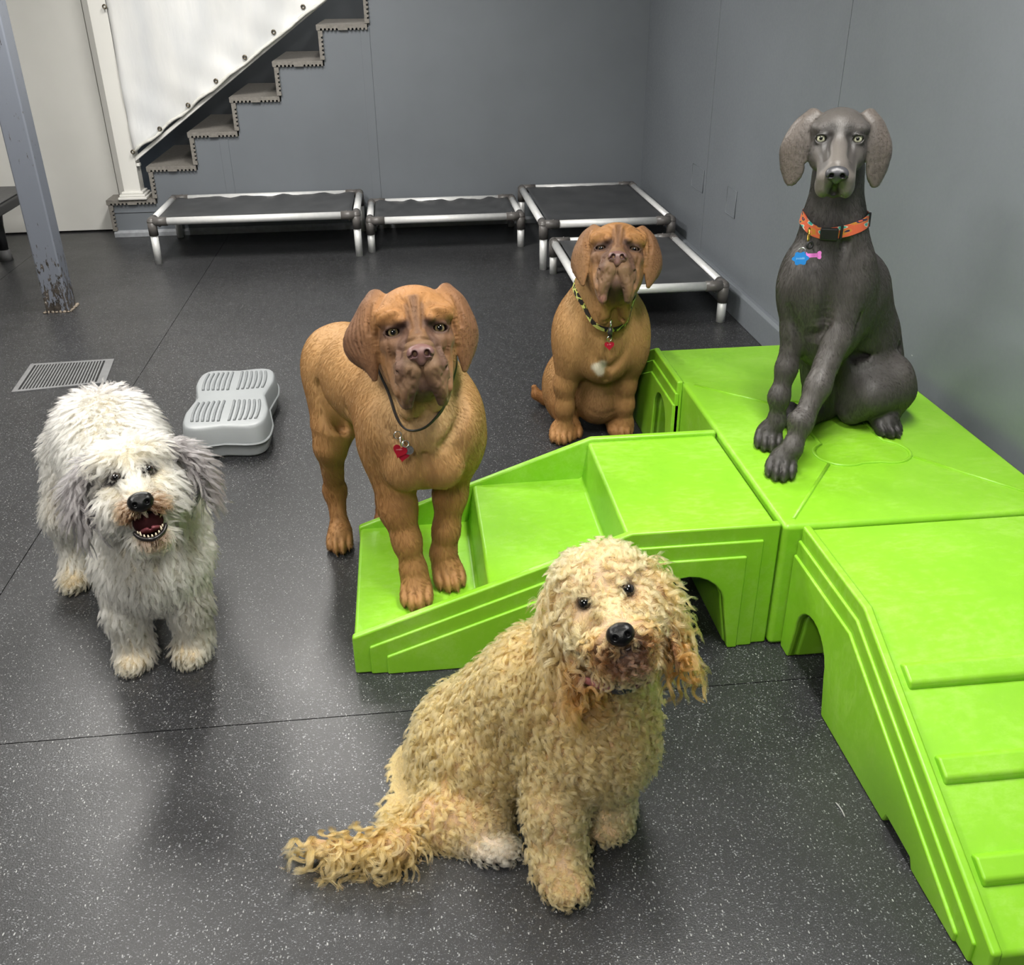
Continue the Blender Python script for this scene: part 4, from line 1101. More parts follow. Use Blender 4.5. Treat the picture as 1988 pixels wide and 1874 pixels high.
    S.stroke([(0.105, 2.125, 0.60), (0.085, 2.11, 0.53), (0.045, 2.105, 0.475)], 0.006, op='s', k=0.03)
    for x in (-1, 1):
        S.ell((0.004+x*0.048, 2.145, 0.505), (0.050, 0.040, 0.055), col=FAWN, k=0.03, tau=0.03)
        S.ell((0.004+x*0.100, 2.185, 0.60), (0.040, 0.045, 0.075), col=FAWN, k=0.03, tau=0.03)
    S.stroke([(0.006, 2.108, 0.56), (0.008, 2.098, 0.51), (0.008, 2.112, 0.455)], [0.004, 0.008, 0.006], op='s', k=0.025)
    S.stroke([(-0.115, 2.16, 0.70), (-0.095, 2.135, 0.64), (-0.05, 2.108, 0.585)], 0.006, op='s', k=0.028)
    S.stroke([(0.12, 2.175, 0.70), (0.10, 2.14, 0.64), (0.058, 2.11, 0.585)], 0.006, op='s', k=0.028)
    S.stroke([(-0.175, 2.42, 0.56), (-0.165, 2.36, 0.48), (-0.14, 2.31, 0.43)], 0.010, op='s', k=0.04)
    S.stroke([(-0.27, 2.60, 0.56), (-0.25, 2.58, 0.48), (-0.235, 2.60, 0.42)], 0.010, op='s', k=0.04)
    # tail hanging behind
    S.chain([(-0.235, 2.855, 0.60), (-0.245, 2.91, 0.50), (-0.245, 2.92, 0.38), (-0.24, 2.93, 0.28)], [0.034, 0.028, 0.022, 0.014], col=FAWN_D, k=0.03)
    mastiff_head(S, HO, HR, 1.12, ear_l=1.12)
    eyes = mastiff_face(S, HO, HR, 1.12)
    root = thing('dog', 'tan mastiff standing with its front paws on the green steps', 'dog', (-0.08, 2.4, 0), None)
    V, F = S.mesh(0.0036); C, _ = S.attrs(V, FAWN)
    np_mesh('body', V, F, COAT_SHORT, root, C)
    short_coat(S, V, F, C, root, HO, HR, 1.12, 150000, SHORT_TAN, (0.25, 0.5, -0.8), 11)
    for e in eyes: eyeball(e, norm(HR[1]+np.array([0.0, 0, 0.02])), 0.0135*1.12, EYE_AMBER, root)
    mastiff_nose(root, HO, HR, 1.12)
    col, pos, nor = strap(S, [(-0.10, 2.175, 0.775), (-0.085, 2.125, 0.69), (-0.045, 2.09, 0.625), (0.03, 2.10, 0.66), (0.085, 2.14, 0.73), (0.10, 2.20, 0.78), (0.06, 2.32, 0.80), (-0.05, 2.32, 0.80)], 0.011, 0.003, M['strap_black'], root, push=0.0015)
    a = at(771, 838, 2.085); cc = at(779, 872, 2.07); HRt = look((0.2, -1, 0.35), -0.12)
    ring_at(at(772, 845, 2.08), (0.2, -1, 0.2), 0.009, 0.0015, col, M['chrome'])
    ring_at(at(780, 858, 2.075), (1, -0.3, 0.2), 0.010, 0.0018, col, M['chrome'])
    ring_at(at(787, 862, 2.075), (0.2, -1, 0.4), 0.008, 0.0016, col, M['chrome'])
    t = heart_tag(at(776, 876, 2.068), look((0.25, -1, 0.35), -0.5), 0.0175, col, M['tag_red'])
    scribble(at(775, 873, 2.066), look((0.25, -1, 0.35), -0.1), 0.015, 0.005, 1, t, simple('pale engraving', srgb(225, 150, 160), 0.5), 3)
    heart_tag(at(782, 884, 2.074), look((0.1, -1, 0.35), -0.2), 0.0165, col, M['tag_red'])
    mb = MB(); mb.tube([at(794, 874, 2.08), at(794.5, 874.3, 2.074)], 0.011, 14); mb.build('tag', simple('worn steel tag', srgb(120, 118, 116), 0.35, 0.9, var=0.3, scale=200), col)
    return root
standing_mastiff()

# ---------------------------------------------------------------- sitting mastiff behind the steps
def sitting_mastiff():
    S = Sculpt()
    E = at(1199, 482, 3.12); HR = look(norm(np.array([-0.60, -3.0, 1.75])), math.radians(-1.0))
    sc = 1.16; HO = E - HR[1]*0.058*sc
    c = FAWN; T = 0.03
    S.ell((0.690, 3.36, 0.42), (0.150, 0.155, 0.185), col=c, k=0.05, tau=T)
    S.cap((0.695, 3.40, 0.42), (0.700, 3.60, 0.20), 0.150, 0.140, col=c, k=0.06, tau=T)
    S.ell((0.685, 3.27, 0.42), (0.120, 0.10, 0.130), col=FAWN, k=0.05, tau=T)
    S.ell((0.686, 3.245, 0.345), (0.085, 0.07, 0.08), col=FAWN_D*0.3+FAWN*0.7, k=0.04, tau=T)
    for x in (-1, 1): S.ell((0.688+x*0.120, 3.32, 0.40), (0.062, 0.10, 0.150), col=c, k=0.045, tau=T)
    S.cap((0.690, 3.23, 0.70), (0.688, 3.33, 0.53), 0.098, 0.122, col=FAWN*0.6+FAWN_L*0.4, k=0.05, tau=T)
    S.cap((0.692, 3.18, 0.66), (0.688, 3.205, 0.535), 0.068, 0.070, col=HEADC*0.5+FAWN*0.5, k=0.03, tau=T)
    for x, w_ in ((-1, 0.026), (1, 0.022)): S.ell((0.69+x*0.036, 3.128, 0.585), (w_, 0.03, 0.060), col=HEADC*0.6+FAWN*0.4, k=0.012)
    S.stroke([(0.66, 3.115, 0.545), (0.69, 3.112, 0.535), (0.725, 3.118, 0.55)], 0.006, op='s', k=0.014)
    S.stroke([(0.690, 3.118, 0.62), (0.690, 3.115, 0.56)], 0.008, op='s', k=0.016)
    # chest creases, breast bone
    S.stroke([(0.60, 3.165, 0.46), (0.63, 3.165, 0.40), (0.675, 3.172, 0.345)], 0.006, op='s', k=0.03)
    S.stroke([(0.78, 3.175, 0.45), (0.745, 3.17, 0.39), (0.70, 3.175, 0.345)], 0.006, op='s', k=0.03)
    S.stroke([(0.687, 3.165, 0.335), (0.687, 3.19, 0.29)], 0.007, op='s', k=0.02)
    # belly
    S.ell((0.70, 3.40, 0.16), (0.105, 0.12, 0.13), col=lin(150, 112, 78), k=0.05, tau=0.02)
    S.stroke([(0.63, 3.29, 0.13), (0.69, 3.275, 0.105), (0.765, 3.29, 0.12)], 0.006, op='s', k=0.02)
    # haunches and hind paws
    for x in (-1, 1):
        hx = 0.70 + (0.096 if x > 0 else -0.135)
        S.ell((hx, 3.52, 0.125), (0.066, 0.15, 0.120), col=c, k=0.05, tau=T)
        S.cap((hx, 3.42, 0.10), (hx-x*0.01, 3.36, 0.03), 0.050, 0.030, col=FAWN_D, k=0.03, tau=T)
        paw(S, (hx-x*0.015, 3.30, 0.0), (x*0.25, -1), 0.080, FAWN_D, 0.05, claw=lin(70, 60, 52))
    # forelegs
    p1, p2 = atz(1090, 866, 0.0), atz(1213, 852, 0.0)
    for pts, tip, fw in (([(0.588, 3.30, 0.36), at(1097, 745, 3.305), at(1096, 790, 3.31), at(1094, 832, 3.325), p1+np.array((0.002, 0.065, 0.03))], p1, (-0.1, -1)),
                         ([(0.788, 3.31, 0.36), at(1214, 745, 3.315), at(1213, 785, 3.32), at(1212, 822, 3.335), p2+np.array((0.0, 0.065, 0.03))], p2, (0.12, -1))):
        S.chain(pts, [0.064, 0.039, 0.032, 0.030, 0.031], col=FAWN_D*0.4+FAWN*0.6, k=0.028, tau=T)
        paw(S, tip, fw, 0.088, FAWN_D*0.6+FAWN*0.4, 0.06, claw=lin(60, 50, 44))
    # tail on the floor to the left
    S.chain([(0.66, 3.70, 0.07), (0.59, 3.68, 0.035), (0.53, 3.66, 0.028), (0.495, 3.67, 0.045), (0.485, 3.68, 0.075)], [0.034, 0.028, 0.023, 0.018, 0.011], col=FAWN_D, k=0.02, tau=T)
    # white star on the chest
    S.setframe(); 
    for px, py, r in ((1163, 716, 0.016), (1170, 712, 0.012), (1157, 714, 0.010), (1166, 724, 0.012), (1172, 706, 0.007)):
        S.ell(at(px, py, 3.168), (r, 0.05, r*0.8), op='p', col=lin(214, 204, 186), tau=0.006, amt=0.9)
    S.cap((0.63, 3.13, 0.62), (0.61, 3.14, 0.6), 0.02, op='p', col=FAWN, tau=0.02, amt=0.2)
    mastiff_head(S, HO, HR, sc, flew=0.006)
    # drooping lip at the left corner of the mouth
    S.ell((-0.034, 0.086, -0.150), (0.010, 0.014, 0.018), col=lin(176, 122, 116), k=0.006, tau=0.004)
    eyes = mastiff_face(S, HO, HR, sc, lid=0.0062)
    root = thing('dog', 'tan mastiff sitting with head raised in front of the low cot', 'dog', (0.70, 3.42, 0))
    V, F = S.mesh(0.0042); C, _ = S.attrs(V, FAWN)
    np_mesh('body', V, F, COAT_SHORT, root, C)
    short_coat(S, V, F, C, root, HO, HR, 1.16, 110000, SHORT_TAN, (0.0, 0.4, -0.9), 12)
    for e in eyes: eyeball(e, norm(HR[1]-HR[2]*0.25), 0.0135*sc, EYE_BROWN, root)
    mastiff_nose(root, HO, HR, sc)
    m = NT('yellow and black collar webbing'); tcn = m.noise(m.coords('Object'), 34, 1)
    m.set(m.ramp(tcn, [(0.47, (0.012, 0.012, 0.012, 1)), (0.49, srgb(200, 206, 96)), (0.58, srgb(214, 216, 140)), (0.60, (0.012, 0.012, 0.012, 1))]), 0.5)
    col, pos, nor = strap(S, [(0.575, 3.25, 0.60), (0.61, 3.17, 0.52), (0.685, 3.12, 0.485), (0.76, 3.17, 0.52), (0.80, 3.26, 0.60), (0.76, 3.40, 0.64), (0.62, 3.40, 0.64)], 0.022, 0.003, m.m, root, push=0.002)
    ring_at(at(1186, 628, 3.10), (1, -0.4, 0), 0.010, 0.002, col, M['chrome'], oval=1.4)
    MB().tube([at(1185, 636, 3.10), at(1184, 646, 3.10), at(1185, 655, 3.105)], [0.006, 0.009, 0.006], 10).build('clip', simple('dark clip', srgb(70, 68, 66), 0.35, 0.6), col, smooth=True)
    ring_at(at(1183, 658, 3.10), (0.3, -1, 0), 0.009, 0.002, col, M['chrome'])
    t = heart_tag(at(1183, 671, 3.10), look((-0.1, -1, 0.3), 0.05), 0.017, col, M['tag_red'])
    scribble(at(1183, 669, 3.097), look((-0.1, -1, 0.3), 0.1), 0.014, 0.006, 1, t, simple('pale engraving', srgb(225, 150, 160), 0.5), 5)
    return root
sitting_mastiff()
# ================================================================ sitting grey hound-type dog on the deck
GREY, GREY_L, GREY_D = lin(66, 63, 61), lin(110, 104, 98), lin(40, 38, 37)
COAT_GREY = coat('short silver grey coat', 0.46, 0.16, (11,)*3, 0.5, 380, 0.4, 0.03)
SHORT_GREY = short_mat('short grey hair', 1.0, 0.35, 0.5)
EYE_PALE = eye_mat('pale yellow eye', (0.55, 0.56, 0.40, 1), 0.30, 0.86)
def grey_dog():
    S = Sculpt(); T = 0.03
    Z = DECKZ
    E = at(1630, 269, 2.375); HR = look(norm(np.array([-0.95, -2.38, 0.18])), math.radians(1.0)); HO = E - HR[1]*0.045
    c = GREY
    # trunk: deep chest in front, back sloping down to the rump at the right
    S.ell(at(1608, 590, 2.52), (0.118, 0.135, 0.185), rot=euler_rot('z', -25), col=c, k=0.05, tau=T)
    S.ell(at(1576, 562, 2.475), (0.084, 0.09, 0.125), col=c, k=0.045, tau=T)          # breast
    S.ell(at(1600, 640, 2.47), (0.070, 0.085, 0.090), col=c, k=0.04, tau=T)           # keel
    S.cap(at(1635, 565, 2.60), at(1668, 690, 2.72), 0.135, 0.120, col=c, k=0.05, tau=T)
    S.cap(at(1660, 660, 2.66), at(1672, 735, 2.72), 0.118, 0.122, col=c, k=0.05, tau=T)
    S.ell(at(1648, 735, 2.60), (0.075, 0.10, 0.09), col=c, k=0.05, tau=T)              # belly
    for px, py, Y, r in ((1648, 540, 2.475, (0.062, 0.08, 0.115)), (1550, 548, 2.50, (0.046, 0.066, 0.10))):
        S.ell(at(px, py, Y), r, col=c, k=0.04, tau=T)                                  # shoulders
    # neck
    S.cap(at(1628, 330, 2.50), at(1618, 440, 2.50), 0.066, 0.074, col=c, k=0.04, tau=T)
    S.cap(at(1618, 440, 2.50), at(1610, 530, 2.52), 0.076, 0.105, col=c, k=0.05, tau=T)
    # forelegs
    pr, pl = atz(1512, 938, Z), atz(1490, 880, Z)
    fr_ = [at(1640, 560, 2.44), at(1622, 660, 2.385), at(1588, 750, 2.32), at(1556, 822, 2.275), at(1537, 872, 2.25), pr+np.array((0.028, 0.062, 0.030))]
    fl_ = [at(1552, 560, 2.48), at(1543, 640, 2.465), at(1527, 715, 2.445), at(1513, 772, 2.43), at(1507, 820, 2.425), pl+np.array((0.014, 0.060, 0.030))]
    S.chain(fr_, [0.054, 0.040, 0.031, 0.027, 0.0235, 0.026], col=GREY*0.85+GREY_L*0.15, k=0.025, tau=T)
    S.chain(fl_, [0.050, 0.034, 0.0265, 0.0245, 0.0215, 0.025], col=GREY, k=0.025, tau=T)
    S.ell(at(1550, 815, 2.272), (0.024, 0.022, 0.022), col=c, k=0.02, tau=T); S.ell(at(1511, 768, 2.43), (0.022, 0.020, 0.024), col=c, k=0.02, tau=T)
    paw(S, pr, (-0.42, -1), 0.082, GREY_D*0.5+GREY*0.5, 0.060, claw=lin(120, 116, 112), k=0.006)
    paw(S, pl, (-0.34, -1), 0.078, GREY_D*0.5+GREY*0.5, 0.058, claw=lin(110, 106, 102), k=0.006)
    # tendons and muscles
    for p, r in (([at(1572, 655, 2.40), at(1600, 640, 2.39), at(1612, 560, 2.37)], 0.009), ([at(1560, 800, 2.235), at(1590, 720, 2.275), at(1600, 660, 2.32)], 0.006)):
        S.stroke(p, r, op='s', k=0.02)
    S.stroke([at(1583, 700, 2.40), at(1572, 620, 2.385), at(1560, 560, 2.385)], 0.008, op='s', k=0.03)
    S.stroke([at(1600, 520, 2.38), at(1612, 570, 2.37), at(1600, 620, 2.38)], 0.007, op='s', k=0.03)
    S.stroke([at(1660, 470, 2.46), at(1676, 540, 2.47), at(1672, 620, 2.50)], 0.006, op='s', k=0.03)
    S.stroke([at(1662, 690, 2.545), at(1700, 690, 2.56), at(1735, 680, 2.60)], 0.010, op='s', k=0.035)
    for p, r, k in (([at(1640, 470, 2.42), at(1632, 520, 2.385), at(1622, 570, 2.365)], 0.007, 0.022), ([at(1540, 480, 2.44), at(1562, 530, 2.385), at(1590, 560, 2.37)], 0.006, 0.022),
                    ([at(1655, 560, 2.41), at(1660, 620, 2.40), at(1640, 690, 2.36)], 0.008, 0.025), ([at(1530, 600, 2.43), at(1545, 640, 2.425), at(1556, 690, 2.41)], 0.006, 0.02),
                    ([at(1700, 720, 2.46), at(1690, 760, 2.44), at(1660, 790, 2.47)], 0.006, 0.025), ([at(1730, 720, 2.47), at(1722, 760, 2.46), at(1735, 790, 2.48)], 0.007, 0.025)):
        S.stroke(p, r, op='s', k=k)
    # haunches
    S.ell(at(1705, 748, 2.56), (0.098, 0.105, 0.092), rot=euler_rot('z', 20), col=c, k=0.045, tau=T)
    S.ell(at(1742, 742, 2.535), (0.040, 0.060, 0.075), col=GREY*0.7+GREY_L*0.3, k=0.03, tau=T)
    S.cap(at(1690, 770, 2.50), at(1655, 795, 2.53), 0.062, 0.045, col=c, k=0.035, tau=T)
    S.chain([at(1742, 760, 2.53), at(1722, 800, 2.52), atz(1724, 824, Z+0.03)], [0.048, 0.032, 0.028], col=GREY_D, k=0.025, tau=T)
    paw(S, atz(1737, 853, Z), (0.22, -1), 0.080, GREY_D, 0.052, claw=lin(130, 126, 122), k=0.006)
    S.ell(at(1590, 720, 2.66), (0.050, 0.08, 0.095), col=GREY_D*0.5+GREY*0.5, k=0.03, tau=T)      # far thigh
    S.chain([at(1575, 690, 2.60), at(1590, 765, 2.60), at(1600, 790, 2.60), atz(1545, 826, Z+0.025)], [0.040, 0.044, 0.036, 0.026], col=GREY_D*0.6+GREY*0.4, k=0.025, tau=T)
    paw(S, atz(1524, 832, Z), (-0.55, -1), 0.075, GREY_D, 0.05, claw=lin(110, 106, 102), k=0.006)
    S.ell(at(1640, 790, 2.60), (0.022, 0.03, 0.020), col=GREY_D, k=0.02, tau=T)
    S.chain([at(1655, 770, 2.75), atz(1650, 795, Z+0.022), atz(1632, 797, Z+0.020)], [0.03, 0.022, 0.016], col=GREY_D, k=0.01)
    # head
    S.setframe(HO, HR, 1.0)
    S.ell((0, -0.045, 0.005), (0.068, 0.085, 0.062), col=c, k=0.03, tau=0.02)
    S.ell((0, -0.005, 0.022), (0.055, 0.05, 0.038), col=GREY*0.7+GREY_L*0.3, k=0.03, tau=0.02)
    for x in (-1, 1):
        S.ell((x*0.044, 0.012, 0.020), (0.026, 0.026, 0.016), rot=euler_rot('y', -x*12), col=c, k=0.018)
        S.ell((x*0.040, 0.000, -0.040), (0.030, 0.055, 0.042), col=c, k=0.03, tau=0.02)
    S.cap((0, 0.02, -0.010), (0, 0.118, -0.062), 0.030, 0.024, col=GREY*0.5+GREY_L*0.5, k=0.03, tau=0.015)      # bridge
    for x in (-1, 1):
        S.cap((x*0.020, 0.04, -0.050), (x*0.021, 0.112, -0.086), 0.028, 0.024, col=GREY_L*0.7+GREY*0.3, k=0.02, tau=0.012)
        S.ell((x*0.027, 0.084, -0.106), (0.021, 0.044, 0.030), rot=euler_rot('x', -8), col=GREY_L*0.85+GREY*0.15, k=0.012, tau=0.012)
    S.cap((0, 0.02, -0.092), (0, 0.082, -0.119), 0.034, 0.019, col=GREY_D, k=0.010, tau=0.01)                  # lower jaw
    S.crease([(-0.040, -0.133), (-0.02, -0.128), (0, -0.124), (0.02, -0.128), (0.040, -0.133)], 0.0035, k=0.006)
    S.crease([(0, -0.088), (0, -0.122)], 0.005, k=0.008)
    for x in (-1, 1): S.crease([(x*0.024, 0.004), (x*0.030, -0.016), (x*0.027, -0.040)], 0.005, k=0.012)
    for x in (-1, 1):
        S.crease([(x*0.022, 0.020), (x*0.024, 0.0), (x*0.030, -0.030), (x*0.034, -0.06)], 0.008, op='p', col=GREY_D, tau=0.010, amt=0.75)
        S.crease([(x*0.043, 0.0)], 0.014, op='p', col=GREY_D*0.8, tau=0.010, amt=0.8) if False else None
    S.crease([(0, -0.098), (0, -0.120)], 0.013, op='p', col=GREY_D*0.7, tau=0.008, amt=0.7)
    EG = lin(94, 86, 80)
    for x, q in ((-1, 1.06), (1, 1.0)):
        S.sheet([[(x*0.052, -0.020, 0.048), (x*0.064, -0.030, 0.056), (x*0.074, -0.048, 0.054), (x*0.072, -0.07, 0.040)],
                 [(x*0.066, -0.004, 0.030), (x*0.088*q, -0.012, 0.034), (x*0.104*q, -0.032, 0.026), (x*0.108*q, -0.056, 0.008)],
                 [(x*0.071, 0.004, -0.010), (x*0.096*q, 0.000, -0.010), (x*0.122*q, -0.016, -0.016), (x*0.130*q, -0.042, -0.030)],
                 [(x*0.073, 0.004, -0.056), (x*0.094*q, 0.002, -0.058), (x*0.120*q, -0.012, -0.060), (x*0.128*q, -0.034, -0.068)],
                 [(x*0.080, 0.002, -0.092), (x*0.094*q, 0.000, -0.098), (x*0.112*q, -0.010, -0.098), (x*0.120*q, -0.026, -0.094)],
                 [(x*0.092, -0.002, -0.112), (x*0.098*q, -0.003, -0.116), (x*0.106*q, -0.009, -0.115), (x*0.112*q, -0.018, -0.108)]],
                [0.010, 0.0055, 0.005, 0.0045, 0.0045], nu=18, nv=50, col=EG, k=0.008, tau=0.006)
    eyes = []
    for x in (-1, 1):
        l = np.array(S.onskin([(x*0.0435, -0.001)])[0]); lid = 0.0092
        up = [l+np.array(v) for v in ((-0.014, -0.005, 0.0), (-0.008, 0.001, lid), (0.008, 0.001, lid), (0.014, -0.005, 0.0))]
        dn = [l+np.array(v) for v in ((-0.014, -0.005, -0.001), (-0.008, 0.0, -lid), (0.008, 0.0, -lid), (0.014, -0.005, -0.001))]
        S.stroke(up, 0.003, col=GREY_D*0.7, k=0.006, tau=0.003); S.stroke(dn, 0.003, col=GREY_D, k=0.006, tau=0.003)
        S.ell(l+np.array((0, -0.001, 0)), (0.0128, 0.015, lid-0.0012), op='s', k=0.003)
        S.ell(l, (0.018, 0.02, 0.014), op='p', col=GREY_D*0.7, tau=0.008, amt=0.7)
        eyes.append(S.w(l+np.array((0, -0.0112, 0))))
    root = thing('dog', 'sleek grey short-haired dog with long ears sitting on the green deck', 'dog', (1.2, 2.5, Z))
    V, F = S.mesh(0.0038); C, _ = S.attrs(V, GREY)
    np_mesh('body', V, F, COAT_GREY, root, C)
    short_coat(S, V, F, C, root, HO, HR, 1.0, 140000, SHORT_GREY, (0.35, 0.2, -0.9), 13, 0.007)
    gz = norm(np.array([0, 0, 1.6])-E)
    for e in eyes: eyeball(e, gz, 0.0125, EYE_PALE, root)
    N = Sculpt(); N.setframe(HO, HR, 1.0); nc = lin(58, 58, 62)
    N.ell((0, 0.138, -0.072), (0.025, 0.017, 0.017), col=nc, k=0.01)
    for x in (-1, 1): N.ell((x*0.014, 0.141, -0.075), (0.0125, 0.014, 0.0130), col=nc, k=0.007)
    N.ell((0, 0.138, -0.086), (0.010, 0.010, 0.012), col=nc, k=0.008)
    for x in (-1, 1):
        N.ell((x*0.0125, 0.156, -0.077), (0.0055, 0.012, 0.0055), op='s', k=0.003); N.stroke([(x*0.016, 0.152, -0.079), (x*0.025, 0.14, -0.082)], 0.002, op='s', k=0.003)
        N.ell((x*0.0125, 0.148, -0.077), (0.006, 0.01, 0.006), op='p', col=lin(14, 14, 15), tau=0.003, amt=0.9)
    small_sculpt('nose', N, 0.0018, NOSE_COAT, root, nc)
    # collar with printed webbing, side-release buckle and two tags
    m = NT('coral collar with coloured print'); cc = m.coords('Object'); n = m.noise(m.coords('Object', (9, 9, 22)), 2.2, 1)
    m.set(m.ramp(n, [(0.30, srgb(70, 170, 165)), (0.40, srgb(222, 216, 200)), (0.43, srgb(226, 104, 72)), (0.55, srgb(230, 112, 80)), (0.58, srgb(214, 140, 60)), (0.64, srgb(60, 40, 84)), (0.70, srgb(226, 104, 72))]), 0.55)
    for e in m.n:
        if e.type == 'VALTORGB': e.color_ramp.interpolation = 'CONSTANT'
    pts = [at(1559, 425, 2.50), at(1563, 452, 2.44), at(1600, 462, 2.40), at(1640, 452, 2.40), at(1677, 425, 2.47), at(1668, 412, 2.58), at(1600, 412, 2.60)]
    S.setframe()
    col, pos, nor = strap(S, pts, 0.031, 0.003, m.m, root, push=0.003, n=100)
    bk = at(1608, 459, 2.395); BR = look((-0.40, -1, 0.25), math.radians(4))
    mb = MB(); 
    def bbox(mb, c0, Rr, x, y, z):
        vs = [mb.bm.verts.new(c0+Rr[0]*sx*x+Rr[1]*sy*y+Rr[2]*sz*z) for sz in (-1, 1) for sy in (-1, 1) for sx in (-1, 1)]
        for fc in ((0, 2, 3, 1), (4, 5, 7, 6), (0, 1, 5, 4), (2, 6, 7, 3), (0, 4, 6, 2), (1, 3, 7, 5)): mb.bm.faces.new([vs[i] for i in fc])
    ib = int(np.argmin(np.linalg.norm(pos-bk, axis=1))); bc = pos[ib]+nor[ib]*0.008; BR = look(np.array([nor[ib][0], nor[ib][1], nor[ib][2]*0.4]), math.radians(2))
    bbox(mb, bc, BR, 0.023, 0.006, 0.0165); mb.build('buckle', M['black_plastic'], col, bevel=0.004, seg=3)
    for off in (10, 24):
        i = (ib+off) % len(pos); j = (ib-off) % len(pos); i = i if pos[i][0] > pos[j][0] else j
        mb = MB(); bbox(mb, pos[i]+nor[i]*0.006, look(np.array([nor[i][0], nor[i][1], nor[i][2]*0.3])), 0.0035, 0.004, 0.019); mb.build('slider', M['black_plastic'], col, bevel=0.002)
    g = simple('gilt ring', srgb(196, 160, 80), 0.25, 1.0)
    ring_at(at(1570, 456, 2.40), (0.9, -0.3, 0), 0.017, 0.0022, col, g, oval=1.0)
    ring_at(at(1572, 476, 2.385), (0.2, -1, 0.1), 0.008, 0.0035, col, M['strap_black'])
    ring_at(at(1557, 488, 2.375), (-0.5, -1, 0.2), 0.009, 0.0018, col, M['chrome'])
    TR = look((-0.35, -1, 0.3), 0.1)
    blue = simple('blue anodised tag', srgb(30, 120, 190), 0.3, 0.5); pink = simple('pink anodised tag', srgb(222, 120, 200), 0.35, 0.3)
    c0 = at(1554, 502, 2.37); mb = MB()
    prof = [(0.0195*(1+0.13*math.cos(6*t))*math.cos(t), 0.0165*(1+0.13*math.cos(6*t))*math.sin(t)) for t in np.linspace(0, 2*math.pi, 60, endpoint=False)]
    def plate(c0, prof, nm, mat):
        mb = MB(); A = [mb.bm.verts.new(c0+TR[0]*x+TR[2]*z-TR[1]*0.001) for x, z in prof]; B = [mb.bm.verts.new(c0+TR[0]*x+TR[2]*z+TR[1]*0.001) for x, z in prof]
        mb.bm.faces.new(A); mb.bm.faces.new(B[::-1]); n_ = len(prof)
        for i in range(n_): mb.bm.faces.new((A[i], A[(i+1) % n_], B[(i+1) % n_], B[i]))
        return mb.build(nm, mat, col)
    tb = plate(c0, prof, 'tag', blue); scribble(c0+TR[1]*0.0018, TR, 0.022, 0.008, 1, tb, simple('engraving', srgb(150, 200, 230), 0.5), 6)
    bone = [(x*0.021, z*0.021) for x, z in [(-0.55, 0.25), (-0.7, 0.45), (-0.95, 0.5), (-1.1, 0.3), (-1.05, 0.05), (-1.05, -0.05), (-1.1, -0.3), (-0.95, -0.5), (-0.7, -0.45), (-0.55, -0.25), (0.55, -0.25), (0.7, -0.45), (0.95, -0.5), (1.1, -0.3), (1.05, -0.05), (1.05, 0.05), (1.1, 0.3), (0.95, 0.5), (0.7, 0.45), (0.55, 0.25)]]
    c1 = at(1577, 496, 2.378); tp_ = plate(c1, bone, 'tag', pink); scribble(c1+TR[1]*0.0018+TR[0]*0.006, TR, 0.018, 0.013, 3, tp_, simple('engraving', srgb(140, 60, 120), 0.5), 8)
    return root
grey_dog()
# ================================================================ the two long-coated dogs
COAT_UNDER = coat('soft undercoat', 0.8, 0.10, (30,)*3, 0.3, 300, 0.1, 0.0)
EYE_DARK = eye_mat('dark eye', (0.02, 0.012, 0.008, 1), 0.5, 0.9)
BLACK_NOSE = lin(9, 9, 10)
BLACK_LEATHER = coat('black nose leather', 0.28, 0.1, (90,)*3, 0.35, 600, 0.35, 0.0)
def button_nose(root, HO, HR, y, z, w, h, s=1.0):
    N = Sculpt(); N.setframe(HO, HR, s); nc = BLACK_NOSE
    N.ell((0, y, z), (w, 0.018, h), col=nc, k=0.01); N.ell((0, y+0.002, z-h*0.55), (w*0.55, 0.014, h*0.6), col=nc, k=0.010)
    for x in (-1, 1):
        N.ell((x*w*0.55, y+0.004, z-h*0.05), (w*0.5, 0.014, h*0.75), col=nc, k=0.007)
        N.ell((x*w*0.50, y+0.020, z-h*0.25), (w*0.20, 0.010, h*0.28), op='s', k=0.003)
    return small_sculpt('nose', N, 0.0018, BLACK_LEATHER, root, nc)
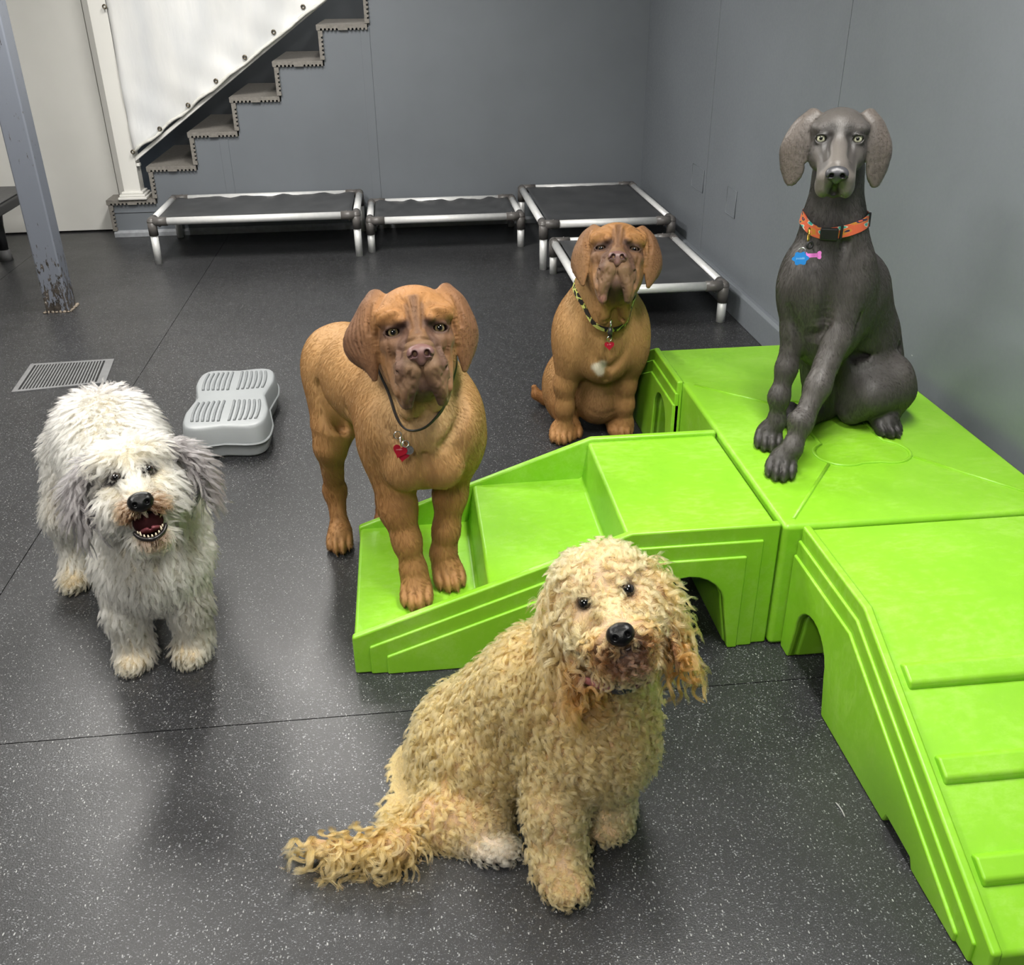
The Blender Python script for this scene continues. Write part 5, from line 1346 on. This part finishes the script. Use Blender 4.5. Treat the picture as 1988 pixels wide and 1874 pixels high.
def white_dog():
    S = Sculpt()
    W, GR, YL = lin(226, 216, 192), lin(96, 92, 93), lin(226, 212, 176)
    BRN = lin(104, 68, 44)
    E = at(256, 918, 2.03); HR = look(norm(np.array([0.62, -2.0, 1.05])), math.radians(5)); HO = E-HR[1]*0.045
    T = 0.03
    up_back = lambda c: (lambda p: norm_rows(p-np.asarray(c)))
    tailc = at(197, 792, 2.68)
    body = lambda p: norm_rows((p-tailc)*np.array([1, 1, 0.3])+np.array([0, 0, -0.12]))
    S.ell((-0.705, 2.20, 0.325), (0.125, 0.13, 0.135), col=W, k=0.05, fur=0.042, flow=(0.0, -0.3, -1), tau=T)
    S.ell((-0.705, 2.13, 0.27), (0.105, 0.09, 0.10), col=W, k=0.05, fur=0.040, flow=(0, -0.2, -1), tau=T)
    S.cap((-0.74, 2.28, 0.36), (-0.90, 2.60, 0.415), 0.122, 0.125, col=W, k=0.05, fur=0.050, flow=body, tau=T)
    S.ell((-0.925, 2.68, 0.42), (0.128, 0.115, 0.118), col=lin(204, 198, 188), k=0.05, fur=0.055, flow=body, tau=T)
    S.cap(tailc+np.array((0.0, 0.03, -0.05)), tailc+np.array((0.008, -0.01, 0.0)), 0.030, 0.020, col=W, k=0.02, fur=0.05, flow=body)
    # grey saddle along the left flank
    S.cap((-0.885, 2.22, 0.27), (-0.99, 2.50, 0.30), 0.06, op='p', col=lin(120, 114, 112), tau=0.05, amt=0.8)
    S.ell((-0.93, 2.76, 0.52), (0.10, 0.06, 0.05), op='p', col=lin(140, 134, 132), tau=0.05, amt=0.8)
    S.ell((-0.58, 2.14, 0.16), (0.03, 0.06, 0.05), op='p', col=lin(110, 108, 106), tau=0.04, amt=0.7)
    # legs
    p1, p2 = atz(255, 1318, 0), atz(374, 1303, 0)
    for top, p, fw in (((-0.775, 2.16, 0.28), p1, (-0.02, -1)), ((-0.635, 2.17, 0.28), p2, (0.25, -1))):
        S.chain([top, p+np.array((0.0, 0.085, 0.16)), p+np.array((0.0, 0.075, 0.05))], [0.062, 0.042, 0.040], col=W, k=0.04, fur=0.032, flow=(0, -0.1, -1), tau=T)
        f = norm([fw[0], fw[1], 0])
        S.ell(p-f*0.055+np.array((0, 0, 0.030)), (0.042, 0.052, 0.028), rot=np.array([[-f[1], f[0], 0], f, [0, 0, 1]]), col=lin(206, 180, 136), k=0.02, fur=0.022, flow=(fw[0], fw[1], -0.35), tau=0.015)
    for x, hp in ((-1.035, atz(140, 1158, 0)), (-0.86, np.array([-0.87, 2.52, 0]))):
        S.chain([(x+0.02, 2.66, 0.36), hp+np.array((0.0, 0.12, 0.22)), hp+np.array((0, 0.14, 0.12)), hp+np.array((0, 0.08, 0.035))], [0.085, 0.050, 0.036, 0.036], col=W, k=0.04, fur=0.038, flow=(0, -0.1, -1), tau=T)
        S.ell(hp+np.array((0, 0.052, 0.028)), (0.038, 0.050, 0.026), col=lin(206, 180, 136), k=0.02, fur=0.02, flow=(0, -1, -0.4))
    # neck and head
    S.cap((-0.700, 2.20, 0.42), HO+np.array((0, 0.05, -0.03)), 0.105, 0.085, col=W, k=0.05, fur=0.040, flow=(0, -0.2, -1), tau=T)
    S.setframe(HO, HR, 1.0)
    R = HR
    loc = lambda v: np.asarray(v) @ R
    rad = lambda c, dz=0.0: (lambda p: norm_rows(((p-HO) @ R.T-np.asarray(c))*np.array([1, 0.2, 1])+np.array([0, 0, dz])) @ R)
    S.ell((0, -0.055, 0.012), (0.082, 0.080, 0.072), col=W, k=0.03, fur=0.045, flow=rad((0, 0, 0.02), -0.02), tau=0.02)
    for x in (-1, 1):
        S.ell((x*0.046, 0.006, 0.040), (0.038, 0.030, 0.022), col=lin(220, 210, 186), k=0.02, fur=0.034, flow=loc((x*0.75, 0.5, -0.45)), tau=0.015)   # eyebrow mop
        S.ell((x*0.052, 0.000, -0.055), (0.040, 0.050, 0.050), col=W, k=0.025, fur=0.048, flow=loc((x*0.9, 0.15, -0.7)), tau=0.02)   # cheek
        S.ell((x*0.026, 0.080, -0.082), (0.026, 0.034, 0.024), col=lin(196, 164, 122), k=0.014, fur=0.018, flow=loc((x*1.0, 0.05, -0.55)), tau=0.010)  # muzzle side
    S.cap((0, 0.02, -0.020), (0, 0.086, -0.058), 0.030, 0.026, col=W, k=0.02, fur=0.014, flow=loc((0, -0.4, 0.8)), tau=0.012)  # bridge
    jw = -0.160
    S.ell((0, 0.030, jw+0.006), (0.044, 0.060, 0.026), col=W, k=0.02, fur=0.030, flow=loc((0, 0.1, -1)), tau=0.015)
    S.ell((0.002, 0.070, jw), (0.032, 0.032, 0.018), col=BRN*0.7+W*0.3, k=0.012, fur=0.014, flow=loc((0, 0.3, -1)), tau=0.008)
    # open mouth
    S.ell((0.002, 0.085, -0.124), (0.0345, 0.062, 0.0295), op='s', k=0.006)
    S.ell((0.002, 0.078, -0.124), (0.037, 0.055, 0.032), op='p', col=lin(34, 16, 16), tau=0.005, amt=1.0, setfur=0.0)
    S.ell((0, 0.09, -0.100), (0.034, 0.03, 0.016), op='p', col=BRN*0.55, tau=0.012, amt=0.85)
    for x in (-1, 1): S.ell((x*0.036, 0.09, -0.085), (0.010, 0.03, 0.028), op='p', col=BRN, tau=0.012, amt=0.8)
    S.ell((0.002, 0.09, -0.165), (0.026, 0.03, 0.012), op='p', col=BRN, tau=0.012, amt=0.7)
    # dark skin round the eyes
    for x in (-1, 1): S.ell((x*0.036, 0.035, -0.002), (0.020, 0.04, 0.013), op='p', col=lin(30, 27, 28), tau=0.007, amt=0.95, setfur=0.0)
    S.cap((-0.05, 0.02, -0.010), (-0.090, 0.0, -0.046), 0.011, op='p', col=lin(44, 41, 42), tau=0.008, amt=0.95, setfur=0.006)
    # ears
    for x in (-1, 1):
        q = 1.12 if x > 0 else 1.0
        rows = [[(x*0.072, -0.030, 0.046), (x*0.084, -0.055, 0.044), (x*0.086, -0.080, 0.030)],
                [(x*0.108*q, -0.010, 0.012), (x*0.122*q, -0.040, 0.008), (x*0.120*q, -0.07, -0.004)],
                [(x*0.124*q, 0.004, -0.042), (x*0.134*q, -0.026, -0.046), (x*0.130*q, -0.056, -0.05)],
                [(x*0.122*q, 0.006, -0.085), (x*0.128*q, -0.016, -0.09), (x*0.124*q, -0.036, -0.088)]]
        S.sheet(rows, [0.012, 0.009, 0.008, 0.006], nu=10, nv=24, col=GR, k=0.010, fur=0.066, flow=loc((x*(0.55 if x > 0 else 0.12), 0.10, -1.0)), tau=0.010)
        S.sheet(rows, [0.012, 0.012, 0.012, 0.010], nu=8, nv=16, op='p', col=GR, tau=0.014, amt=0.95, k=0.01)
    S.ell((0.075, -0.05, 0.075), (0.03, 0.04, 0.03), op='p', col=lin(108, 104, 104), tau=0.03, amt=0.8)
    S.ell((-0.085, -0.06, 0.05), (0.02, 0.05, 0.04), op='p', col=lin(112, 108, 108), tau=0.03, amt=0.85)
    root = thing('dog', 'shaggy white and grey dog standing on the floor with its mouth open', 'dog', (-0.8, 2.35, 0))
    V, F = S.mesh(0.0052); C, L = S.attrs(V, W, 0.04)
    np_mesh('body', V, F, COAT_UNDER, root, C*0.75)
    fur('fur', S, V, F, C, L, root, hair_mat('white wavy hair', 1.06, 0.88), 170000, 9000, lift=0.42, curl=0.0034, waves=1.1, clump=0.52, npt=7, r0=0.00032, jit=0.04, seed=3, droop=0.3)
    S.setframe(HO, HR, 1.0)
    for x in (-1, 1):
        l = np.array((x*0.036, 0.038, -0.001)); eyeball(S.w(l), HR[1], 0.0125, EYE_DARK, root)
    button_nose(root, HO, HR, 0.112, -0.068, 0.0265, 0.021)
    # mouth: tongue, dark lip and lower teeth
    t = Sculpt(); t.setframe(HO, HR, 1.0); tc = lin(120, 62, 68)
    t.ell((0.002, 0.055, -0.138), (0.027, 0.042, 0.0095), rot=euler_rot('x', 8), col=tc, k=0.01); t.stroke([(0.002, 0.05, -0.1285), (0.002, 0.092, -0.132)], 0.003, op='s', k=0.006)
    small_sculpt('tongue', t, 0.002, NOSE_COAT, root, tc)
    t = Sculpt(); t.setframe(HO, HR, 1.0); mc = lin(44, 17, 19); t.ell((0.002, 0.056, -0.118), (0.034, 0.036, 0.030), col=mc, k=0.01)
    small_sculpt('mouth_lining', t, 0.003, COAT_UNDER, root, mc)
    lipm = simple('black lip', (0.012, 0.010, 0.010, 1), 0.3)
    lp = [S.w((0.002+0.036*math.cos(a), 0.104-0.026*abs(math.cos(a))**1.5, -0.126+0.0315*math.sin(a))) for a in np.linspace(math.radians(190), math.radians(350), 16)]
    MB().tube(lp, [0.003]+[0.0052]*14+[0.003], 8).build('lip', lipm, root, smooth=True)
    tm = simple('tooth', srgb(226, 214, 186), 0.3)
    for k, a in enumerate(np.linspace(math.radians(205), math.radians(335), 9)):
        p = S.w((0.002+0.0305*math.cos(a), 0.099-0.022*abs(math.cos(a))**1.5, -0.124+0.0265*math.sin(a)))
        big = 1.6 if k in (1, 7) else 0.8
        MB().tube([p-HR[2]*0.003, p+HR[2]*0.0045*big], [0.0028, 0.0012], 8).build('tooth', tm, root, smooth=True)
    return root
def norm_rows(a): return a/np.maximum(np.linalg.norm(a, axis=1), 1e-9)[:, None]
white_dog()

def cream_dog():
    S = Sculpt()
    CR, CL, CD = lin(207, 158, 96), lin(219, 181, 124), lin(148, 92, 42)
    E = at(1177, 1156, 1.365); HR = look(norm(np.array([-0.24, -1.36, 0.98])), math.radians(19)); HO = E-HR[1]*0.045
    T = 0.03
    hip = at(885, 1545, 1.60); ch = at(1135, 1400, 1.475)
    bd = norm(hip-ch)
    S.ell(ch, (0.125, 0.125, 0.150), col=CR, k=0.05, fur=0.044, flow=(-0.15, -0.1, -1), tau=T)
    S.cap(at(1060, 1330, 1.53), at(930, 1440, 1.62), 0.118, 0.125, col=CR, k=0.05, fur=0.044, flow=(-0.8, 0.1, -0.9), tau=T)
    S.cap(at(930, 1440, 1.62), hip+np.array((0, 0.02, -0.02)), 0.125, 0.125, col=CR, k=0.05, fur=0.044, flow=(-0.5, 0.0, -1), tau=T)
    S.ell(at(1165, 1440, 1.42), (0.098, 0.09, 0.095), col=CR, k=0.05, fur=0.044, flow=(0.1, -0.2, -1), tau=T)
    S.ell(at(965, 1470, 1.52), (0.11, 0.09, 0.10), col=CR, k=0.05, fur=0.040, flow=(-0.2, -0.1, -1), tau=T)
    # haunch and hind foot
    S.ell(at(892, 1590, 1.455), (0.100, 0.075, 0.088), col=CR, k=0.04, fur=0.028, flow=(0.25, -0.2, -1), tau=T)
    S.cap(at(930, 1600, 1.43), at(962, 1655, 1.40), 0.060, 0.042, col=CR, k=0.03, fur=0.022, flow=(0.3, -0.2, -1), tau=T)
    hp = atz(990, 1690, 0.0)
    S.ell(hp+np.array((-0.035, 0.045, 0.026)), (0.055, 0.036, 0.026), rot=euler_rot('z', -25), col=lin(226, 214, 190), k=0.02, fur=0.018, flow=(0.8, -0.5, -0.4), tau=0.012)
    S.ell(at(1030, 1500, 1.55), (0.06, 0.07, 0.05), col=CR*0.9, k=0.03, fur=0.020, flow=(0, 0, -1), tau=T)
    # forelegs
    p1, p2 = atz(1108, 1772, 0), atz(1196, 1648, 0)
    S.chain([at(1085, 1480, 1.42), at(1078, 1570, 1.36), at(1083, 1650, 1.325), p1+np.array((-0.012, 0.075, 0.04))], [0.068, 0.050, 0.046, 0.044], col=CR*0.6+CL*0.4, k=0.035, fur=0.028, flow=(0.02, -0.1, -1), tau=T)
    S.chain([at(1195, 1460, 1.46), at(1180, 1550, 1.43), at(1182, 1600, 1.42), p2+np.array((-0.008, 0.068, 0.04))], [0.060, 0.042, 0.038, 0.038], col=CL, k=0.035, fur=0.022, flow=(0.02, -0.1, -1), tau=T)
    for p, fw, c_ in ((p1, (0.06, -1), CR), (p2, (0.3, -1), CR*0.8+CD*0.2)):
        f = norm([fw[0], fw[1], 0])
        S.ell(p-f*0.048+np.array((0, 0, 0.030)), (0.046, 0.048, 0.028), rot=np.array([[-f[1], f[0], 0], f, [0, 0, 1]]), col=c_, k=0.02, fur=0.016, flow=(fw[0], fw[1], -0.3), tau=0.012)
    # tail along the floor
    tb = [at(812, 1595, 1.53), atz(775, 1640, 0.04), atz(725, 1648, 0.030), atz(665, 1655, 0.028), atz(610, 1640, 0.030)]
    S.chain(tb, [0.042, 0.026, 0.020, 0.018, 0.012], col=lin(194, 146, 86), k=0.02, fur=0.058, flow=(-0.8, -0.75, -0.4), tau=0.02)
    # neck
    S.cap(ch+np.array((0.02, -0.01, 0.08)), HO+np.array((0.0, 0.03, -0.04)), 0.105, 0.085, col=CR, k=0.05, fur=0.040, flow=(0, -0.1, -1), tau=T)
    S.setframe(HO, HR, 1.0); R = HR
    loc = lambda v: np.asarray(v) @ R
    rad = lambda c, dz=0.0: (lambda p: norm_rows(((p-HO) @ R.T-np.asarray(c))*np.array([1, 0.2, 1])+np.array([0, 0, dz])) @ R)
    S.ell((0, -0.050, 0.020), (0.080, 0.078, 0.070), col=CL, k=0.03, fur=0.040, flow=rad((0, 0, 0.04), -0.02), tau=0.02)
    S.ell((0, -0.012, 0.046), (0.060, 0.040, 0.034), col=CL, k=0.025, fur=0.028, flow=rad((0, 0, 0.02), 0.0), tau=0.02)
    for x in (-1, 1):
        S.ell((x*0.050, -0.010, -0.045), (0.036, 0.045, 0.050), col=CL, k=0.025, fur=0.030, flow=loc((x*0.6, 0.1, -0.8)), tau=0.02)
        S.ell((x*0.040, 0.008, 0.024), (0.022, 0.020, 0.014), col=CL*0.7+CR*0.3, k=0.015, fur=0.014, flow=loc((x*0.6, 0.3, 0.5)), tau=0.01)
        S.ell((x*0.028, 0.066, -0.078), (0.028, 0.034, 0.026), col=lin(180, 130, 70), k=0.014, fur=0.028, flow=loc((x*0.9, 0.0, -0.75)), tau=0.010)
    S.cap((0, 0.02, -0.022), (0, 0.074, -0.056), 0.024, 0.022, col=CL, k=0.02, fur=0.008, flow=loc((0, -0.5, 0.8)), tau=0.012)
    S.ell((0, 0.050, -0.112), (0.034, 0.040, 0.026), col=lin(112, 74, 48), k=0.014, fur=0.018, flow=loc((0, 0.2, -1)), tau=0.010)
    S.ell((0, 0.0, -0.115), (0.055, 0.06, 0.04), col=CL, k=0.03, fur=0.03, flow=loc((0, 0.1, -1)), tau=0.02)
    for x in (-1, 1): S.ell((x*0.036, 0.080, -0.098), (0.018, 0.03, 0.018), op='p', col=lin(90, 50, 24), tau=0.014, amt=0.85)
    S.ell((0.0, 0.080, -0.120), (0.026, 0.03, 0.016), op='p', col=lin(84, 52, 38), tau=0.014, amt=0.8)
    S.crease([(-0.004, -0.100), (0.012, -0.098), (0.030, -0.094)], 0.003, op='p', col=lin(40, 26, 26), tau=0.003, amt=0.9)
    for x in (-1, 1): S.ell((x*0.0405, 0.032, -0.001), (0.012, 0.02, 0.010), op='p', col=lin(70, 46, 34), tau=0.006, amt=0.9, setfur=0.002)
    for x in (-1, 1): S.ell((x*0.04, 0.03, 0.004), (0.016, 0.03, 0.012), op='p', col=None, tau=0.010, amt=0.9, setfur=0.004)
    # ears
    for x in (-1, 1):
        S.sheet([[(x*0.074, -0.030, 0.030), (x*0.082, -0.055, 0.030), (x*0.080, -0.080, 0.020)],
                 [(x*0.094, -0.016, -0.020), (x*0.104, -0.045, -0.022), (x*0.102, -0.075, -0.026)],
                 [(x*0.094, -0.010, -0.075), (x*0.104, -0.040, -0.08), (x*0.100, -0.065, -0.08)],
                 [(x*0.086, -0.004, -0.155), (x*0.093, -0.026, -0.16), (x*0.092, -0.046, -0.158)]],
                [0.013, 0.010, 0.009, 0.006], nu=10, nv=28, col=lin(172, 120, 66), k=0.012, fur=0.072, flow=loc((x*0.05, 0.05, -1.0))*0.5+np.array([0, 0, -0.6]), tau=0.012)
        S.ell((x*0.095, -0.03, -0.16), (0.03, 0.05, 0.05), op='p', col=CD, tau=0.035, amt=0.8)
    root = thing('dog', 'curly cream-coloured dog sitting on the floor in the foreground with tilted head', 'dog', (0.12, 1.45, 0))
    V, F = S.mesh(0.0048); C, L = S.attrs(V, CR, 0.03)
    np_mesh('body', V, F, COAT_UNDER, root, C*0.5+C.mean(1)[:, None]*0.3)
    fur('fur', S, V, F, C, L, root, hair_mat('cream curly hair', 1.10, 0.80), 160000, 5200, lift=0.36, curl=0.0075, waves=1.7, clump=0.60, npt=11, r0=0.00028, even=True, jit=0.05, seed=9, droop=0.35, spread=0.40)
    S.setframe(HO, HR, 1.0)
    for x in (-1, 1): eyeball(S.w((x*0.0405, 0.030, -0.002)), norm(np.array([0, 0, 1.6])-E), 0.0125, EYE_DARK, root)
    button_nose(root, HO, HR, 0.102, -0.068, 0.0225, 0.0185)
    MB().tube([S.w(v) for v in ((-0.012, 0.082, -0.099), (0.006, 0.088, -0.0985), (0.026, 0.080, -0.092))], [0.001, 0.0028, 0.001], 8).build('lip', simple('dark lip', (0.03, 0.018, 0.016, 1), 0.4), root, smooth=True)
    cm = simple('dusky pink webbing', srgb(120, 70, 72), 0.6)
    S.setframe()
    q = at(1205, 1338, 1.335)
    mb = MB(); mb.tube([at(1130, 1318, 1.33), at(1165, 1332, 1.305), at(1188, 1338, 1.297), at(1224, 1335, 1.297), at(1262, 1318, 1.325)], 0.007, 8); col = mb.build('collar', cm, root, smooth=True)
    mb = MB(); mb.tube([at(1188, 1339, 1.290), at(1205, 1339, 1.288), at(1224, 1336, 1.290)], [0.008, 0.0095, 0.008], 8); mb.build('buckle', M['black_plastic'], col, smooth=True)
    return root
cream_dog()
